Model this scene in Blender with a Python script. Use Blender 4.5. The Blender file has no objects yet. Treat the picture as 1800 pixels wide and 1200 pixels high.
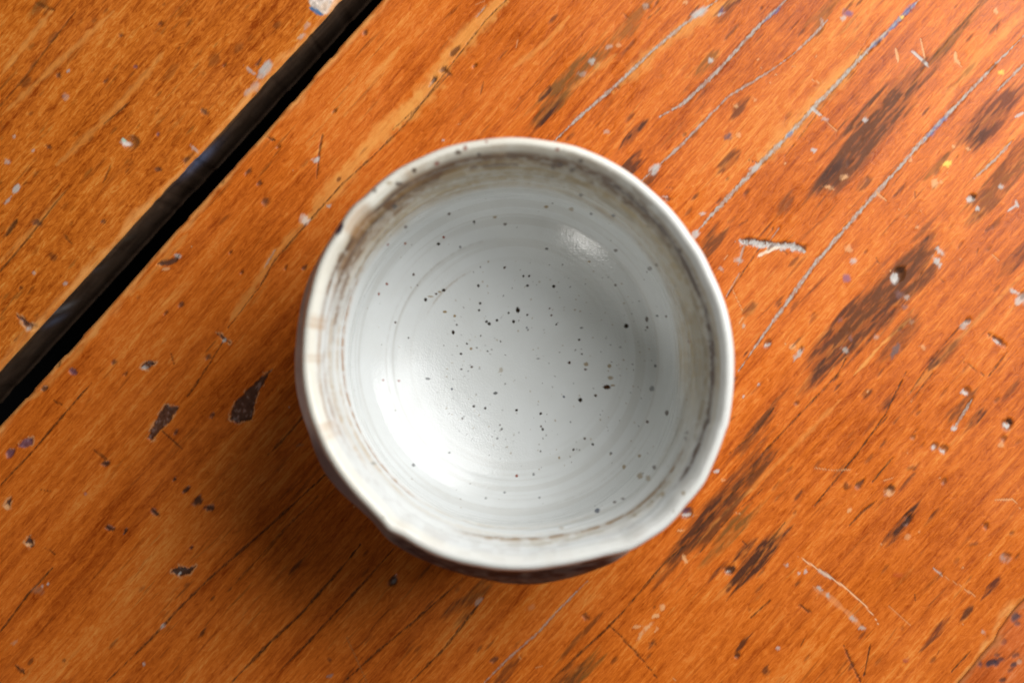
import bpy, math
import numpy as np

# ------------------------------------------------------------------ camera, world, lamps, exposure
scene = bpy.context.scene
S = 6656.0                 # photograph pixels per metre on the table top (1800 px wide)
CAM_H = 0.45               # lens height above the table top
cam_d = bpy.data.cameras.new('camera')
cam_d.sensor_width = 36.0
cam_d.lens = 36.0 * CAM_H / (1800.0 / S)
cam_d.clip_start = 0.01
cam_d.clip_end = 50.0
cam_d.dof.use_dof = True
cam_d.dof.focus_distance = CAM_H - 0.006
cam_d.dof.aperture_fstop = 8.0
cam = bpy.data.objects.new('camera', cam_d)
cam.location = (0, 0, CAM_H)
scene.collection.objects.link(cam)
scene.camera = cam

world = bpy.data.worlds.new('World')
scene.world = world
world.use_nodes = True
bg = world.node_tree.nodes['Background']
bg.inputs[0].default_value = (1.0, 0.95, 0.88, 1)
bg.inputs[1].default_value = 0.013


def area_lamp(name, az, el, dist, size, size_y, power, color, target=(0, 0, 0.02)):
    d = bpy.data.lights.new(name, 'AREA')
    d.shape = 'RECTANGLE'
    d.size, d.size_y = size, size_y
    d.energy = power
    d.color = color
    o = bpy.data.objects.new(name, d)
    a, e = math.radians(az), math.radians(el)
    t = np.array(target)
    p = t + dist * np.array([math.cos(e) * math.cos(a), math.cos(e) * math.sin(a), math.sin(e)])
    o.location = p
    z = (p - t) / np.linalg.norm(p - t)                   # lamp shines along its -Z
    x = np.cross((0, 0, 1), z); x /= np.linalg.norm(x)
    y = np.cross(z, x)
    from mathutils import Matrix
    o.matrix_world = Matrix(((x[0], y[0], z[0], p[0]), (x[1], y[1], z[1], p[1]), (x[2], y[2], z[2], p[2]), (0, 0, 0, 1)))
    scene.collection.objects.link(o)
    return o


area_lamp('window_light', 37, 42, 0.58, 0.54, 0.48, 6.4, (1.0, 0.995, 0.985))
area_lamp('room_light', 240, 35, 1.3, 0.24, 0.12, 2.4, (1.0, 0.97, 0.92))

vs = scene.view_settings
vs.view_transform = 'Standard'
vs.look = 'None'
vs.gamma = 1.0
vs.use_curve_mapping = False
vs.exposure = 0.0
scene.cycles.use_denoising = True


# ------------------------------------------------------------------ helpers
def srgb(*c):
    c = np.array(c, float) / 255.0
    return np.where(c <= 0.04045, c / 12.92, ((c + 0.055) / 1.055) ** 2.4)


def sstep(a, b, x):
    t = np.clip((x - a) / (b - a), 0, 1)
    return t * t * (3 - 2 * t)


def hash2(ix, iy, seed):
    h = (ix.astype(np.int64) * 374761393 + iy.astype(np.int64) * 668265263 + seed * 974711) & 0xFFFFFFFF
    h = ((h ^ (h >> 13)) * 1274126177) & 0xFFFFFFFF
    h = h ^ (h >> 16)
    return (h & 0xFFFFFF) / float(0xFFFFFF)


def vnoise(x, y, seed=0):
    ix, iy = np.floor(x), np.floor(y)
    fx, fy = x - ix, y - iy
    fx = fx * fx * (3 - 2 * fx); fy = fy * fy * (3 - 2 * fy)
    a = hash2(ix, iy, seed); b = hash2(ix + 1, iy, seed)
    c = hash2(ix, iy + 1, seed); d = hash2(ix + 1, iy + 1, seed)
    return (a + (b - a) * fx) * (1 - fy) + (c + (d - c) * fx) * fy


def fbm(x, y, seed=0, octv=3):
    s, t, amp = 0, 0, 1.0
    for k in range(octv):
        s = s + amp * vnoise(x * 2 ** k + 17.3 * k, y * 2 ** k - 9.1 * k, seed + k)
        t += amp; amp *= 0.5
    return s / t


def make_mesh(name, verts, quads):
    me = bpy.data.meshes.new(name)
    n, m = len(verts), len(quads)
    me.vertices.add(n)
    me.vertices.foreach_set('co', np.ascontiguousarray(verts, dtype=np.float32).ravel())
    me.loops.add(m * 4)
    me.loops.foreach_set('vertex_index', np.ascontiguousarray(quads, dtype=np.int32).ravel())
    me.polygons.add(m)
    me.polygons.foreach_set('loop_start', np.arange(0, m * 4, 4, dtype=np.int32))
    me.update(calc_edges=True)
    me.polygons.foreach_set('use_smooth', np.ones(m, dtype=bool))
    return me


def color_attr(me, name, rgba):
    a = me.color_attributes.new(name, 'FLOAT_COLOR', 'POINT')
    a.data.foreach_set('color', np.ascontiguousarray(rgba, dtype=np.float32).ravel())


def grid_quads(nu, nv, wrap=False):
    i = np.arange(nu if wrap else nu - 1)[:, None]
    j = np.arange(nv - 1)[None, :]
    i2 = (i + 1) % nu
    return np.stack([i * nv + j, i2 * nv + j, i2 * nv + j + 1, i * nv + j + 1], -1).reshape(-1, 4)


class Nodes:
    def __init__(self, name):
        self.m = bpy.data.materials.new(name)
        self.m.use_nodes = True
        self.t = self.m.node_tree
        self.b = self.t.nodes['Principled BSDF']

    def n(self, typ, **kw):
        nd = self.t.nodes.new(typ)
        for k, v in kw.items():
            if k.startswith('i_'):
                key = k[2:]
                nd.inputs[int(key) if key.isdigit() else key].default_value = v
            else:
                setattr(nd, k, v)
        return nd

    def l(self, a, b):
        self.t.links.new(a, b)

    def coords(self, sx, sy, sz=1.0, loc=(0, 0, 0)):
        if not hasattr(self, 'tc'):
            self.tc = self.n('ShaderNodeTexCoord')
        mp = self.n('ShaderNodeMapping')
        mp.inputs['Scale'].default_value = (sx, sy, sz)
        mp.inputs['Location'].default_value = loc
        self.l(self.tc.outputs['Object'], mp.inputs['Vector'])
        return mp.outputs[0]

    def noise(self, vec, detail=3.0, rough=0.55, dist=0.0):
        nd = self.n('ShaderNodeTexNoise')
        nd.inputs['Scale'].default_value = 1.0
        nd.inputs['Detail'].default_value = detail
        nd.inputs['Roughness'].default_value = rough
        nd.inputs['Distortion'].default_value = dist
        self.l(vec, nd.inputs['Vector'])
        return nd.outputs[0]

    def ramp(self, fac, stops, interp='LINEAR'):
        nd = self.n('ShaderNodeValToRGB')
        cr = nd.color_ramp
        cr.interpolation = interp
        while len(cr.elements) < len(stops):
            cr.elements.new(0.5)
        for e, (p, c) in zip(cr.elements, stops):
            e.position = p
            e.color = (*c, 1) if len(c) == 3 else c
        self.l(fac, nd.inputs[0])
        return nd.outputs[0]

    def mix(self, fac, a, b, mode='MIX'):
        nd = self.n('ShaderNodeMix', data_type='RGBA', blend_type=mode)
        for s, k in ((fac, 0), (a, 6), (b, 7)):
            if isinstance(s, (int, float)):
                nd.inputs[k].default_value = s
            elif isinstance(s, tuple):
                nd.inputs[k].default_value = (*s, 1)
            else:
                self.l(s, nd.inputs[k])
        return nd.outputs[2]

    def math(self, op, a, b=0.0, clamp=False):
        nd = self.n('ShaderNodeMath', operation=op, use_clamp=clamp)
        for s, k in ((a, 0), (b, 1)):
            if isinstance(s, (int, float)):
                nd.inputs[k].default_value = s
            else:
                self.l(s, nd.inputs[k])
        return nd.outputs[0]


# ------------------------------------------------------------------ the table top
GA = math.atan2(0.745, 0.667)              # the grain runs up to the right
gc, gs = math.cos(GA), math.sin(GA)


def uv(px, py):
    X, Y = (np.asarray(px, float) - 900) / S, (600 - np.asarray(py, float)) / S
    return X * gc + Y * gs, -X * gs + Y * gc


WOOD_LO, WOOD_MID, WOOD_HI = (0.28, 0.042, 0.002), (0.61, 0.142, 0.013), (0.80, 0.31, 0.06)


def wood_material(name, shift, hue, curl):
    N = Nodes(name)
    band = N.noise(N.coords(3.0, 60, 1, (shift, 0, 0)), 3, 0.55, 0.8)
    ring = N.noise(N.coords(7, 360, 1, (shift, 2, 0)), 3, 0.6, 0.5)
    streak = N.noise(N.coords(45, 650, 1, (shift, 3, 0)), 4, 0.6, 0.3)
    fibre = N.noise(N.coords(150, 1900, 1, (shift, 7, 0)), 3, 0.6, 0.2)
    mott = N.noise(N.coords(330, 900, 1, (shift, 1, 0)), 4, 0.65, 1.0)
    cloud = N.noise(N.coords(26, 42, 1, (shift, 5, 0)), 4, 0.6, 0.6)
    f = N.math('ADD', N.math('ADD', N.math('MULTIPLY', band, 0.20), N.math('MULTIPLY', ring, 0.14)), N.math('MULTIPLY', streak, 0.16))
    f = N.math('ADD', f, N.math('MULTIPLY', fibre, 0.15))
    f = N.math('ADD', f, N.math('MULTIPLY', mott, 0.20 + curl))
    f = N.math('ADD', f, N.math('MULTIPLY', cloud, 0.15 - curl * 0.3))
    f = N.math('ADD', N.math('MULTIPLY', N.math('SUBTRACT', f, 0.5 + curl * 0.35), 3.3), 0.45)
    col = N.ramp(f, [(0.12, WOOD_LO), (0.5, WOOD_MID), (0.9, WOOD_HI)])
    # short dark pores and flecks that follow the grain
    pore = N.noise(N.coords(70, 750, 1, (shift, 11, 0)), 2, 0.5, 0.5)
    zone = N.noise(N.coords(14, 30, 1, (shift, 13, 0)), 2, 0.5)
    pm = N.math('MULTIPLY', N.ramp(pore, [(0.60, (0, 0, 0)), (0.74, (1, 1, 1))]), N.ramp(zone, [(0.40, (0.15,) * 3), (0.66, (1, 1, 1))]))
    col = N.mix(N.math('MULTIPLY', pm, 0.62), col, (0.10, 0.028, 0.006))
    col = N.mix(1.0, col, hue, 'MULTIPLY')
    at = N.n('ShaderNodeVertexColor', layer_name='mark')
    col = N.mix(at.outputs['Alpha'], col, at.outputs['Color'])
    N.l(col, N.b.inputs['Base Color'])
    r = N.math('ADD', 0.22, N.math('MULTIPLY', mott, 0.28))
    r = N.math('ADD', r, N.math('MULTIPLY', at.outputs['Alpha'], 0.12))
    r = N.math('ADD', r, N.math('MULTIPLY', N.math('SUBTRACT', cloud, 0.5), 0.45))
    N.l(r, N.b.inputs['Roughness'])
    N.b.inputs['Specular IOR Level'].default_value = 0.25
    h = N.math('ADD', N.math('MULTIPLY', fibre, 0.5), N.math('ADD', N.math('MULTIPLY', streak, 0.5), N.math('MULTIPLY', mott, 0.6)))
    bp = N.n('ShaderNodeBump')
    bp.inputs['Strength'].default_value = 0.55
    bp.inputs['Distance'].default_value = 0.00022
    N.l(h, bp.inputs['Height'])
    N.l(bp.outputs[0], N.b.inputs['Normal'])
    return N.m


def axis(lo, hi, step, dlo, dhi, grow=1.25):
    """coordinates from lo to hi: even steps between dlo and dhi, growing steps outside"""
    core = np.arange(dlo, dhi + step * 0.5, step)
    out, s, x = [], step, dhi
    while True:
        s *= grow; x += s
        if x >= hi: break
        out.append(x)
    up = np.array(out + [hi])
    out, s, x = [], step, dlo
    while True:
        s *= grow; x -= s
        if x <= lo: break
        out.append(x)
    dn = np.array(([lo] + out[::-1]) if out else [lo])
    return np.concatenate([dn, core, up])


class Plank:
    """top face as a fine grid in (u along the grain, v across it) with real dents and cracks"""

    def __init__(self, name, u, vn, vlo, vhi, z0, thick, seed):
        self.name, self.u, self.z0, self.thick, self.seed = name, u, z0, thick, seed
        t = (vn - vn[0]) / (vn[-1] - vn[0])
        lo, hi = vlo(u)[:, None], vhi(u)[:, None]
        self.V = lo + (hi - lo) * t[None, :]
        self.U = np.repeat(u[:, None], len(vn), 1)
        self.nu, self.nv = self.U.shape
        self.H = np.zeros_like(self.U)
        self.C = np.zeros(self.U.shape + (3,))
        self.A = np.zeros_like(self.U)

    def window(self, u0, u1, v0, v1, pad):
        i0, i1 = np.searchsorted(self.u, (u0 - pad, u1 + pad))
        if i1 - i0 < 1: return None
        row = self.V[(i0 + min(i1, self.nu - 1)) // 2]
        j0, j1 = np.searchsorted(row, (v0 - pad - 0.002, v1 + pad + 0.002))
        if j1 - j0 < 1: return None
        return slice(i0, i1), slice(j0, j1)

    def paint(self, sl, mask, col, alpha, depth):
        m = mask * alpha
        a0 = self.A[sl]
        a1 = m + a0 * (1 - m)
        k = np.where(a1 > 1e-6, m / np.maximum(a1, 1e-6), 0)[..., None]
        self.C[sl] = np.asarray(col) * k + self.C[sl] * (1 - k)
        self.A[sl] = a1
        if depth:
            self.H[sl] -= depth * mask

    def stroke(self, pts, w, col, alpha=1.0, depth=0.0, soft=0.5, jag=0.35, dash=0.0, taper=True, fr=1.0):
        """line of photograph points; w = full width in photograph pixels, depth in mm"""
        p = np.array(pts, float)
        pu, pv = uv(p[:, 0], p[:, 1])
        hw = w / 2 / S
        sl = self.window(pu.min(), pu.max(), pv.min(), pv.max(), hw * 3)
        if sl is None: return
        U, V = self.U[sl], self.V[sl]
        wob = (fbm(U * 500 * fr, V * 500 * fr, self.seed + 5) - 0.5) * hw * 2.2 * jag
        best = np.full(U.shape, 1e9); along = np.zeros(U.shape)
        L = np.concatenate([[0], np.cumsum(np.hypot(np.diff(pu), np.diff(pv)))])
        for k in range(len(pu) - 1):
            du, dv = pu[k + 1] - pu[k], pv[k + 1] - pv[k]
            l2 = du * du + dv * dv + 1e-14
            t = np.clip(((U - pu[k]) * du + (V - pv[k]) * dv) / l2, 0, 1)
            d = np.hypot(U - pu[k] - t * du, V - pv[k] - t * dv)
            b = d < best
            best = np.where(b, d, best); along = np.where(b, L[k] + t * math.sqrt(l2), along)
        s = along / max(L[-1], 1e-9)
        ww = hw * (0.75 + 0.5 * vnoise(along * 420, along * 0 + 3.3, self.seed + 9))
        if taper:
            ww = ww * (0.25 + 0.75 * np.minimum(1, np.minimum(s, 1 - s) * 6 + 0.0))
        ww = np.maximum(ww, 0.00017)
        m = 1 - sstep(ww * (1 - soft), ww * (1 + soft), best + wob)
        if dash:
            m = m * (1 - dash * sstep(0.45, 0.6, fbm(along * 1700, V * 3600, self.seed + 21, 2)))
        self.paint(sl, m, col, alpha, depth * 1e-3)

    def blob(self, px, py, a, b, col, alpha=1.0, depth=0.0, ang=None, soft=0.35, rag=0.4, stretch=1.0, round_dent=False):
        """ellipse; a, b = half axes in photograph pixels; ang = degrees in the picture (None: along the grain)"""
        u0, v0 = uv(px, py)
        th = 0.0 if ang is None else math.radians(ang) - GA
        A, B = a / S, b / S
        r = max(A, B)
        sl = self.window(u0 - r, u0 + r, v0 - r, v0 + r, r * 0.8 + 0.0004)
        if sl is None: return
        U, V = self.U[sl], self.V[sl]
        x = (U - u0) * math.cos(th) + (V - v0) * math.sin(th)
        y = -(U - u0) * math.sin(th) + (V - v0) * math.cos(th)
        q = np.hypot(x / max(A, 0.00016), y / max(B, 0.00016))
        f = 1.1 / max(min(A, B), 0.0004)
        q = q + (fbm(U * f * 0.55 / stretch + px, V * f + py, self.seed + 31, 3) - 0.5) * 2 * rag
        if stretch > 3:
            sn = fbm(U * 90 + px, V * 1300, self.seed + 37, 3)
            q = q + (sn - 0.5) * 1.3
        m = 1 - sstep(1 - soft, 1 + soft, q)
        if stretch > 3:
            m = m * np.clip(0.45 + 0.75 * sstep(0.3, 0.7, fbm(U * 260, V * 1500, self.seed + 39, 3)), 0, 1)
        if round_dent:
            self.H[sl] -= depth * 1e-3 * np.clip(1 - q * q, 0, 1)
            depth = 0
        self.paint(sl, m, col, alpha, depth * 1e-3)

    def poly(self, pts, col, alpha=1.0, depth=0.0, soft_px=2.0):
        p = np.array(pts, float)
        pu, pv = uv(p[:, 0], p[:, 1])
        sl = self.window(pu.min(), pu.max(), pv.min(), pv.max(), 0.0008)
        if sl is None: return
        U, V = self.U[sl], self.V[sl]
        wu = U + (fbm(U * 900, V * 900, self.seed + 41) - 0.5) * 0.0009
        wv = V + (fbm(U * 900, V * 900, self.seed + 47) - 0.5) * 0.0009
        best = np.full(U.shape, 1e9); ins = np.zeros(U.shape, bool)
        n = len(pu)
        for k in range(n):
            x0, y0, x1, y1 = pu[k], pv[k], pu[(k + 1) % n], pv[(k + 1) % n]
            l2 = (x1 - x0) ** 2 + (y1 - y0) ** 2 + 1e-14
            t = np.clip(((wu - x0) * (x1 - x0) + (wv - y0) * (y1 - y0)) / l2, 0, 1)
            best = np.minimum(best, np.hypot(wu - x0 - t * (x1 - x0), wv - y0 - t * (y1 - y0)))
            c = (y0 > wv) != (y1 > wv)
            ins ^= c & (wu < (x1 - x0) * (wv - y0) / ((y1 - y0) if abs(y1 - y0) > 1e-12 else 1e-12) + x0)
        sd = np.where(ins, -best, best)
        s = soft_px / S
        m = 1 - sstep(-s, s, sd)
        tilt = np.clip(0.45 + 0.55 * (-sd) / 0.0012, 0, 1)
        self.H[sl] -= depth * 1e-3 * m * tilt * (0.75 + 0.5 * fbm(U * 1500, V * 1500, 3))
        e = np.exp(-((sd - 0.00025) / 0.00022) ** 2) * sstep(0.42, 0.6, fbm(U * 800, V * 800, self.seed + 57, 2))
        self.paint(sl, e, PALE * 0.9, 0.7, 0)  # pale varnish edge round the chip, painted as if lit
        g = fbm(U * 1300, V * 1300, self.seed + 53, 3)[..., None]
        self.paint(sl, m, np.asarray(col) * (0.5 + 1.3 * g) + np.array((0.10, 0.075, 0.07)) * sstep(0.6, 0.75, g), alpha, 0)

    def build(self, mat, parent, side_col, edge_wear, side_marks=()):
        U, V = self.U, self.V
        # broad unevenness of a hand-worn board
        fade = 1.0
        H = self.H + fade * ((fbm(U * 22, V * 60, self.seed + 1, 2) - 0.5) * 0.00035
                             + (fbm(U * 140, V * 420, self.seed + 2, 2) - 0.5) * 0.00007)
        # worn arrises: pale thin line along both long edges
        for vv, sg in ((V[:, :1], 1), (V[:, -1:], -1)):
            d = (V - vv) * sg
            w = 0.0007 + 0.0016 * fbm(U * 120, V * 0 + sg, self.seed + 3, 3) ** 2 * 2
            m = (1 - sstep(w * 0.4, w * 1.3, d)) * (0.35 + 0.65 * sstep(0.35, 0.6, fbm(U * 260, V * 800, self.seed + 8)))
            self.paint((slice(None), slice(None)), m * (d < 0.004), edge_wear, 0.75, 0)
            H = H - 0.0006 * np.clip(1 - d / 0.0008, 0, 1) ** 2
        top = np.stack([U, V, self.z0 + H], -1)
        col = np.concatenate([self.C, self.A[..., None]], -1)
        # sides: rows turning down from each long edge, then the underside
        zt = self.z0

        def side(j, out):
            rows, cols = [], []
            for dz in (0.0009, 0.0016, 0.0028, 0.0045, 0.0065, 0.009, 0.012, 0.015, 0.018, 0.021, 0.025, self.thick):
                dv = 0.0002
                w = (fbm(self.u * 160, self.u * 0 + dz * 900, self.seed + 61, 3) - 0.5) * 0.0001
                r = np.stack([self.u, V[:, j] + out * (dv + w * (dz > 0.002)), np.full(self.nu, zt - dz)], -1)
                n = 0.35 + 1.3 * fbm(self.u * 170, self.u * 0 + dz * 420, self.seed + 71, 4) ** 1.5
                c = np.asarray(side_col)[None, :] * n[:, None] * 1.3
                # dusty, worn places and painted blue glints on the wall of the gap
                dust = sstep(0.58, 0.78, fbm(self.u * 420, self.u * 0 + dz * 700, self.seed + 73, 3)) * 0.4
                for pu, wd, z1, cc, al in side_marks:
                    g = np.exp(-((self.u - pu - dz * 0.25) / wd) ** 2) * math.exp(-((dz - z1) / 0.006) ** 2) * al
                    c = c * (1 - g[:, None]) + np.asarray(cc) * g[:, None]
                c = c * (1 - dust[:, None]) + np.array((0.085, 0.068, 0.055)) * dust[:, None]
                if dz < 0.003:
                    k = sstep(0.4, 0.65, fbm(self.u * 230, self.u * 0 + dz * 200, self.seed + 75, 3)) * (0.6 if dz < 0.0012 else 0.25)
                    c = c * (1 - k[:, None]) + np.asarray(edge_wear) * 0.55 * k[:, None]
                c = np.concatenate([c, np.full((self.nu, 1), 0.97)], -1)
                rows.append(r[:, None]); cols.append(c[:, None])
            return np.concatenate(rows, 1), np.concatenate(cols, 1)

        lo_r, lo_c = side(0, -1)
        hi_r, hi_c = side(-1, 1)
        P = np.concatenate([lo_r[:, ::-1], top, hi_r], 1)
        Cc = np.concatenate([lo_c[:, ::-1], col, hi_c], 1)
        nu, nv = P.shape[:2]
        q = grid_quads(nu, nv)
        # underside and the two end caps (quads between matching rows)
        a = np.arange(nu - 1)
        und = np.stack([a * nv, a * nv + nv - 1, (a + 1) * nv + nv - 1, (a + 1) * nv], -1)
        ends = []
        for i, fl in ((0, False), (nu - 1, True)):
            b0 = i * nv
            k = 0
            while nv - 2 - k > k + 0:
                e = [b0 + k, b0 + k + 1, b0 + nv - 2 - k, b0 + nv - 1 - k]
                if len(set(e)) == 4:
                    ends.append(e[::-1] if fl else e)
                k += 1
        q = np.concatenate([q, und[:, ::-1] * 1, np.array(ends)])
        me = make_mesh(self.name, P.reshape(-1, 3), q)
        color_attr(me, 'mark', Cc.reshape(-1, 4))
        me.materials.append(mat)
        o = bpy.data.objects.new(self.name, me)
        scene.collection.objects.link(o)
        o.parent = parent
        return o


def edge_fn(pts, jitter, seed, off=0.0):
    p = np.array(pts, float)
    pu, pv = uv(p[:, 0], p[:, 1])
    o = np.argsort(pu)
    pu, pv = pu[o], pv[o]
    sl0 = (pv[-1] - pv[0]) / (pu[-1] - pu[0]) * 0.5

    def f(u):
        r = np.interp(u, pu, pv)
        r = r + np.where(u < pu[0], (u - pu[0]) * sl0, 0) + np.where(u > pu[-1], (u - pu[-1]) * sl0, 0)
        n = (fbm(u * 110, u * 0 + 1.7, seed, 4) - 0.5) * jitter
        chip = -np.abs(sstep(0.66, 0.8, fbm(u * 200, u * 0 + 5.1, seed + 3, 2))) * jitter * 0.7
        return r + n + chip * (1 if off >= 0 else -1)
    return f


gap_left = edge_fn([(597, 3), (480, 130), (350, 271), (233, 395), (120, 520), (0, 650)], 0.0003, 101, off=-1)
gap_right = edge_fn([(672, 0), (600, 80), (460, 240), (317, 398), (160, 575), (0, 748)], 0.0004, 131)
end_edge = edge_fn([(1798, 1055), (1780, 1074), (1755, 1108), (1747, 1127), (1725, 1150), (1693, 1190)], 0.0007, 151, off=-1)
u_all = lambda lo, hi, st: axis(-0.62, 0.62, st, lo, hi)

table = bpy.data.objects.new('wooden_table', None)
table.rotation_euler = (0, 0, GA)
scene.collection.objects.link(table)
table['label'] = 'scratched orange varnished table of broad wooden planks under the bowl'
table['category'] = 'table'

main = Plank('plank', u_all(-0.162, 0.162, 0.00045), axis(-0.1475, 0.0850, 0.00024, -0.1470, 0.0845),
             lambda u: end_edge(u), lambda u: gap_right(u), 0.0, 0.030, 11)
left = Plank('plank', u_all(-0.115, 0.055, 0.00045), axis(0.0945, 0.30, 0.00030, 0.0950, 0.163),
             lambda u: gap_left(u), lambda u: u * 0 + 0.30, 0.0, 0.030, 12)
right = Plank('plank', u_all(0.0, 0.05, 0.00045), axis(-0.36, -0.1485, 0.00030, -0.166, -0.149),
              lambda u: u * 0 - 0.36, lambda u: end_edge(u) - 0.0007, -0.0022, 0.028, 13)

# colours of marks
DUST = srgb(176, 170, 160); DUSTB = srgb(120, 128, 150); BLUE = srgb(84, 102, 146); WHITE = srgb(188, 184, 178)
CRACK = srgb(58, 34, 12); BROWN = srgb(98, 50, 14); DBROWN = srgb(70, 34, 16); OLIVE = srgb(122, 76, 26)
CHIP = srgb(70, 48, 38); PURPLE = srgb(92, 66, 84); PALE = srgb(220, 164, 112); LIGHT = srgb(228, 158, 78)
GREY = srgb(130, 126, 124); REDB = srgb(98, 44, 20); YEL = srgb(235, 200, 90)

# pale streaks in the wood
for pts, w, al in [
    ([(890, 0), (850, 35), (800, 88), (740, 175), (690, 228)], 26, 0.62), ([(740, 165), (660, 245), (590, 325), (545, 380)], 26, 0.55),
    ([(545, 380), (480, 450), (450, 500), (400, 570)], 12, 0.45), ([(1520, 90), (1450, 160), (1400, 215), (1330, 290)], 26, 0.5),
    ([(1290, 0), (1220, 40), (1150, 90), (1080, 160)], 20, 0.45), ([(700, 85), (680, 110), (640, 150)], 8, 0.4),
    ([(930, 230), (1000, 160), (1090, 90)], 9, 0.35), ([(1000, 30), (960, 75), (900, 120)], 8, 0.35),
    ([(200, 20), (140, 75), (60, 150), (0, 205)], 9, 0.4), ([(90, 20), (50, 70), (0, 135)], 10, 0.45), ([(290, 90), (240, 150), (180, 215), (100, 290)], 12, 0.35),
    ([(120, 330), (60, 400), (0, 460)], 8, 0.35), ([(1800, 30), (1740, 80), (1690, 140), (1640, 200)], 10, 0.35), ([(1800, 480), (1700, 580), (1600, 690)], 8, 0.3),
    ([(1600, 560), (1550, 605), (1500, 660)], 5, 0.7), ([(1320, 860), (1270, 905), (1220, 960)], 6, 0.5), ([(1400, 900), (1330, 980), (1250, 1060)], 9, 0.25),
    ([(330, 410), (290, 455), (230, 520)], 10, 0.35), ([(60, 700), (110, 650), (180, 570)], 8, 0.35), ([(1480, 700), (1400, 780), (1300, 880)], 8, 0.3)]:
    main.stroke(pts, w, LIGHT, al, 0, 0.9, 0.8)
    left.stroke(pts, w, LIGHT, al, 0, 0.9, 0.8)

# dark stains that have soaked in along the grain
for px, py, a, b, c, al, rag in [
    (1540, 215, 128, 25, BROWN, 0.80, 0.55), (1500, 270, 80, 24, BROWN, 0.7, 0.5), (1462, 305, 30, 13, DBROWN, 0.75, 0.5), (1690, 50, 75, 7, OLIVE, 0.6, 0.5),
    (1745, 205, 58, 26, REDB, 0.72, 0.8), (1720, 235, 30, 14, DBROWN, 0.55, 0.7), (1755, 335, 75, 22, BROWN, 0.6, 0.8), (1795, 260, 35, 12, REDB, 0.55, 0.7),
    (1480, 580, 118, 26, DBROWN, 0.72, 0.6), (1530, 545, 105, 24, BROWN, 0.75, 0.6), (1560, 545, 110, 20, DBROWN, 0.62, 0.6), (1600, 475, 55, 24, BROWN, 0.6, 0.8),
    (1590, 585, 48, 22, BROWN, 0.5, 0.7), (1450, 640, 44, 10, DBROWN, 0.6, 0.5),
    (1262, 895, 100, 20, BROWN, 0.72, 0.6), (1230, 925, 90, 15, DBROWN, 0.6, 0.6), (1300, 830, 70, 10, DBROWN, 0.5, 0.7), (1190, 985, 50, 9, BROWN, 0.5, 0.7),
    (1337, 978, 78, 13, DBROWN, 0.78, 0.35), (1290, 932, 62, 13, OLIVE, 0.75, 0.4), (1308, 965, 22, 6, DBROWN, 0.7, 0.4), (1265, 1000, 26, 5, DBROWN, 0.5, 0.4),
    (985, 160, 82, 13, OLIVE, 0.75, 0.6), (960, 198, 40, 9, BROWN, 0.6, 0.6), (960, 165, 13, 5, DBROWN, 0.7, 0.4), (1085, 65, 70, 12, OLIVE, 0.5, 0.7), (958, 208, 26, 4, DBROWN, 0.8, 0.4), (1003, 240, 18, 4, BROWN, 0.7, 0.4),
    (1112, 233, 28, 7, DBROWN, 0.75, 0.7), (1112, 288, 24, 12, DBROWN, 0.7, 0.9), (1142, 315, 16, 9, BROWN, 0.6, 0.7), (1250, 425, 30, 12, BROWN, 0.7, 0.7),
    (1582, 925, 40, 8, DBROWN, 0.8, 0.6), (1028, 1175, 40, 14, OLIVE, 0.8, 0.6), (1000, 1197, 40, 16, BROWN, 0.6, 0.6), (888, 1188, 32, 12, DBROWN, 0.5, 0.7), (1010, 1130, 60, 5, BROWN, 0.6, 0.5),
    (1662, 625, 30, 12, BROWN, 0.6, 0.8), (1777, 687, 24, 7, BROWN, 0.7, 0.5), (1690, 720, 38, 10, BROWN, 0.6, 0.6), (1715, 735, 24, 6, DBROWN, 0.7, 0.5), (1560, 705, 22, 7, DBROWN, 0.6, 0.5), (1522, 690, 11, 7, BROWN, 0.7, 0.6),
    (830, 1058, 44, 12, BROWN, 0.55, 0.8), (800, 1065, 26, 7, DBROWN, 0.6, 0.7), (1345, 730, 60, 5, BROWN, 0.7, 0.5), (1312, 780, 55, 8, BROWN, 0.6, 0.5),
    (1248, 110, 34, 11, OLIVE, 0.6, 0.7), (1285, 15, 34, 9, DBROWN, 0.6, 0.7), (1298, 190, 22, 8, DBROWN, 0.6, 0.6), (1280, 285, 20, 8, BROWN, 0.65, 0.7), (1520, 320, 16, 10, BROWN, 0.6, 0.6), (1380, 360, 26, 9, BROWN, 0.5, 0.7), (1450, 20, 40, 9, OLIVE, 0.5, 0.7),
    (1640, 640, 16, 7, DBROWN, 0.6, 0.6), (1745, 1030, 22, 6, REDB, 0.8, 0.6), (1700, 1077, 18, 5, DBROWN, 0.7, 0.5), (1650, 1110, 30, 7, REDB, 0.7, 0.7), (1302, 1135, 24, 5, DBROWN, 0.7, 0.6), (1348, 1180, 9, 7, DBROWN, 0.6, 0.5),
    (1700, 130, 28, 6, OLIVE, 0.5, 0.6), (1650, 290, 36, 7, OLIVE, 0.55, 0.7), (1630, 400, 24, 8, BROWN, 0.5, 0.7), (1780, 460, 30, 11, DBROWN, 0.5, 0.8), (1317, 545, 14, 8, BROWN, 0.55, 0.7), (1395, 460, 12, 7, BROWN, 0.5, 0.6)]:
    main.blob(px, py, a, b, c, min(1, al * 1.25), 0, None, 0.32, rag * 1.2, 3.5)
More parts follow.
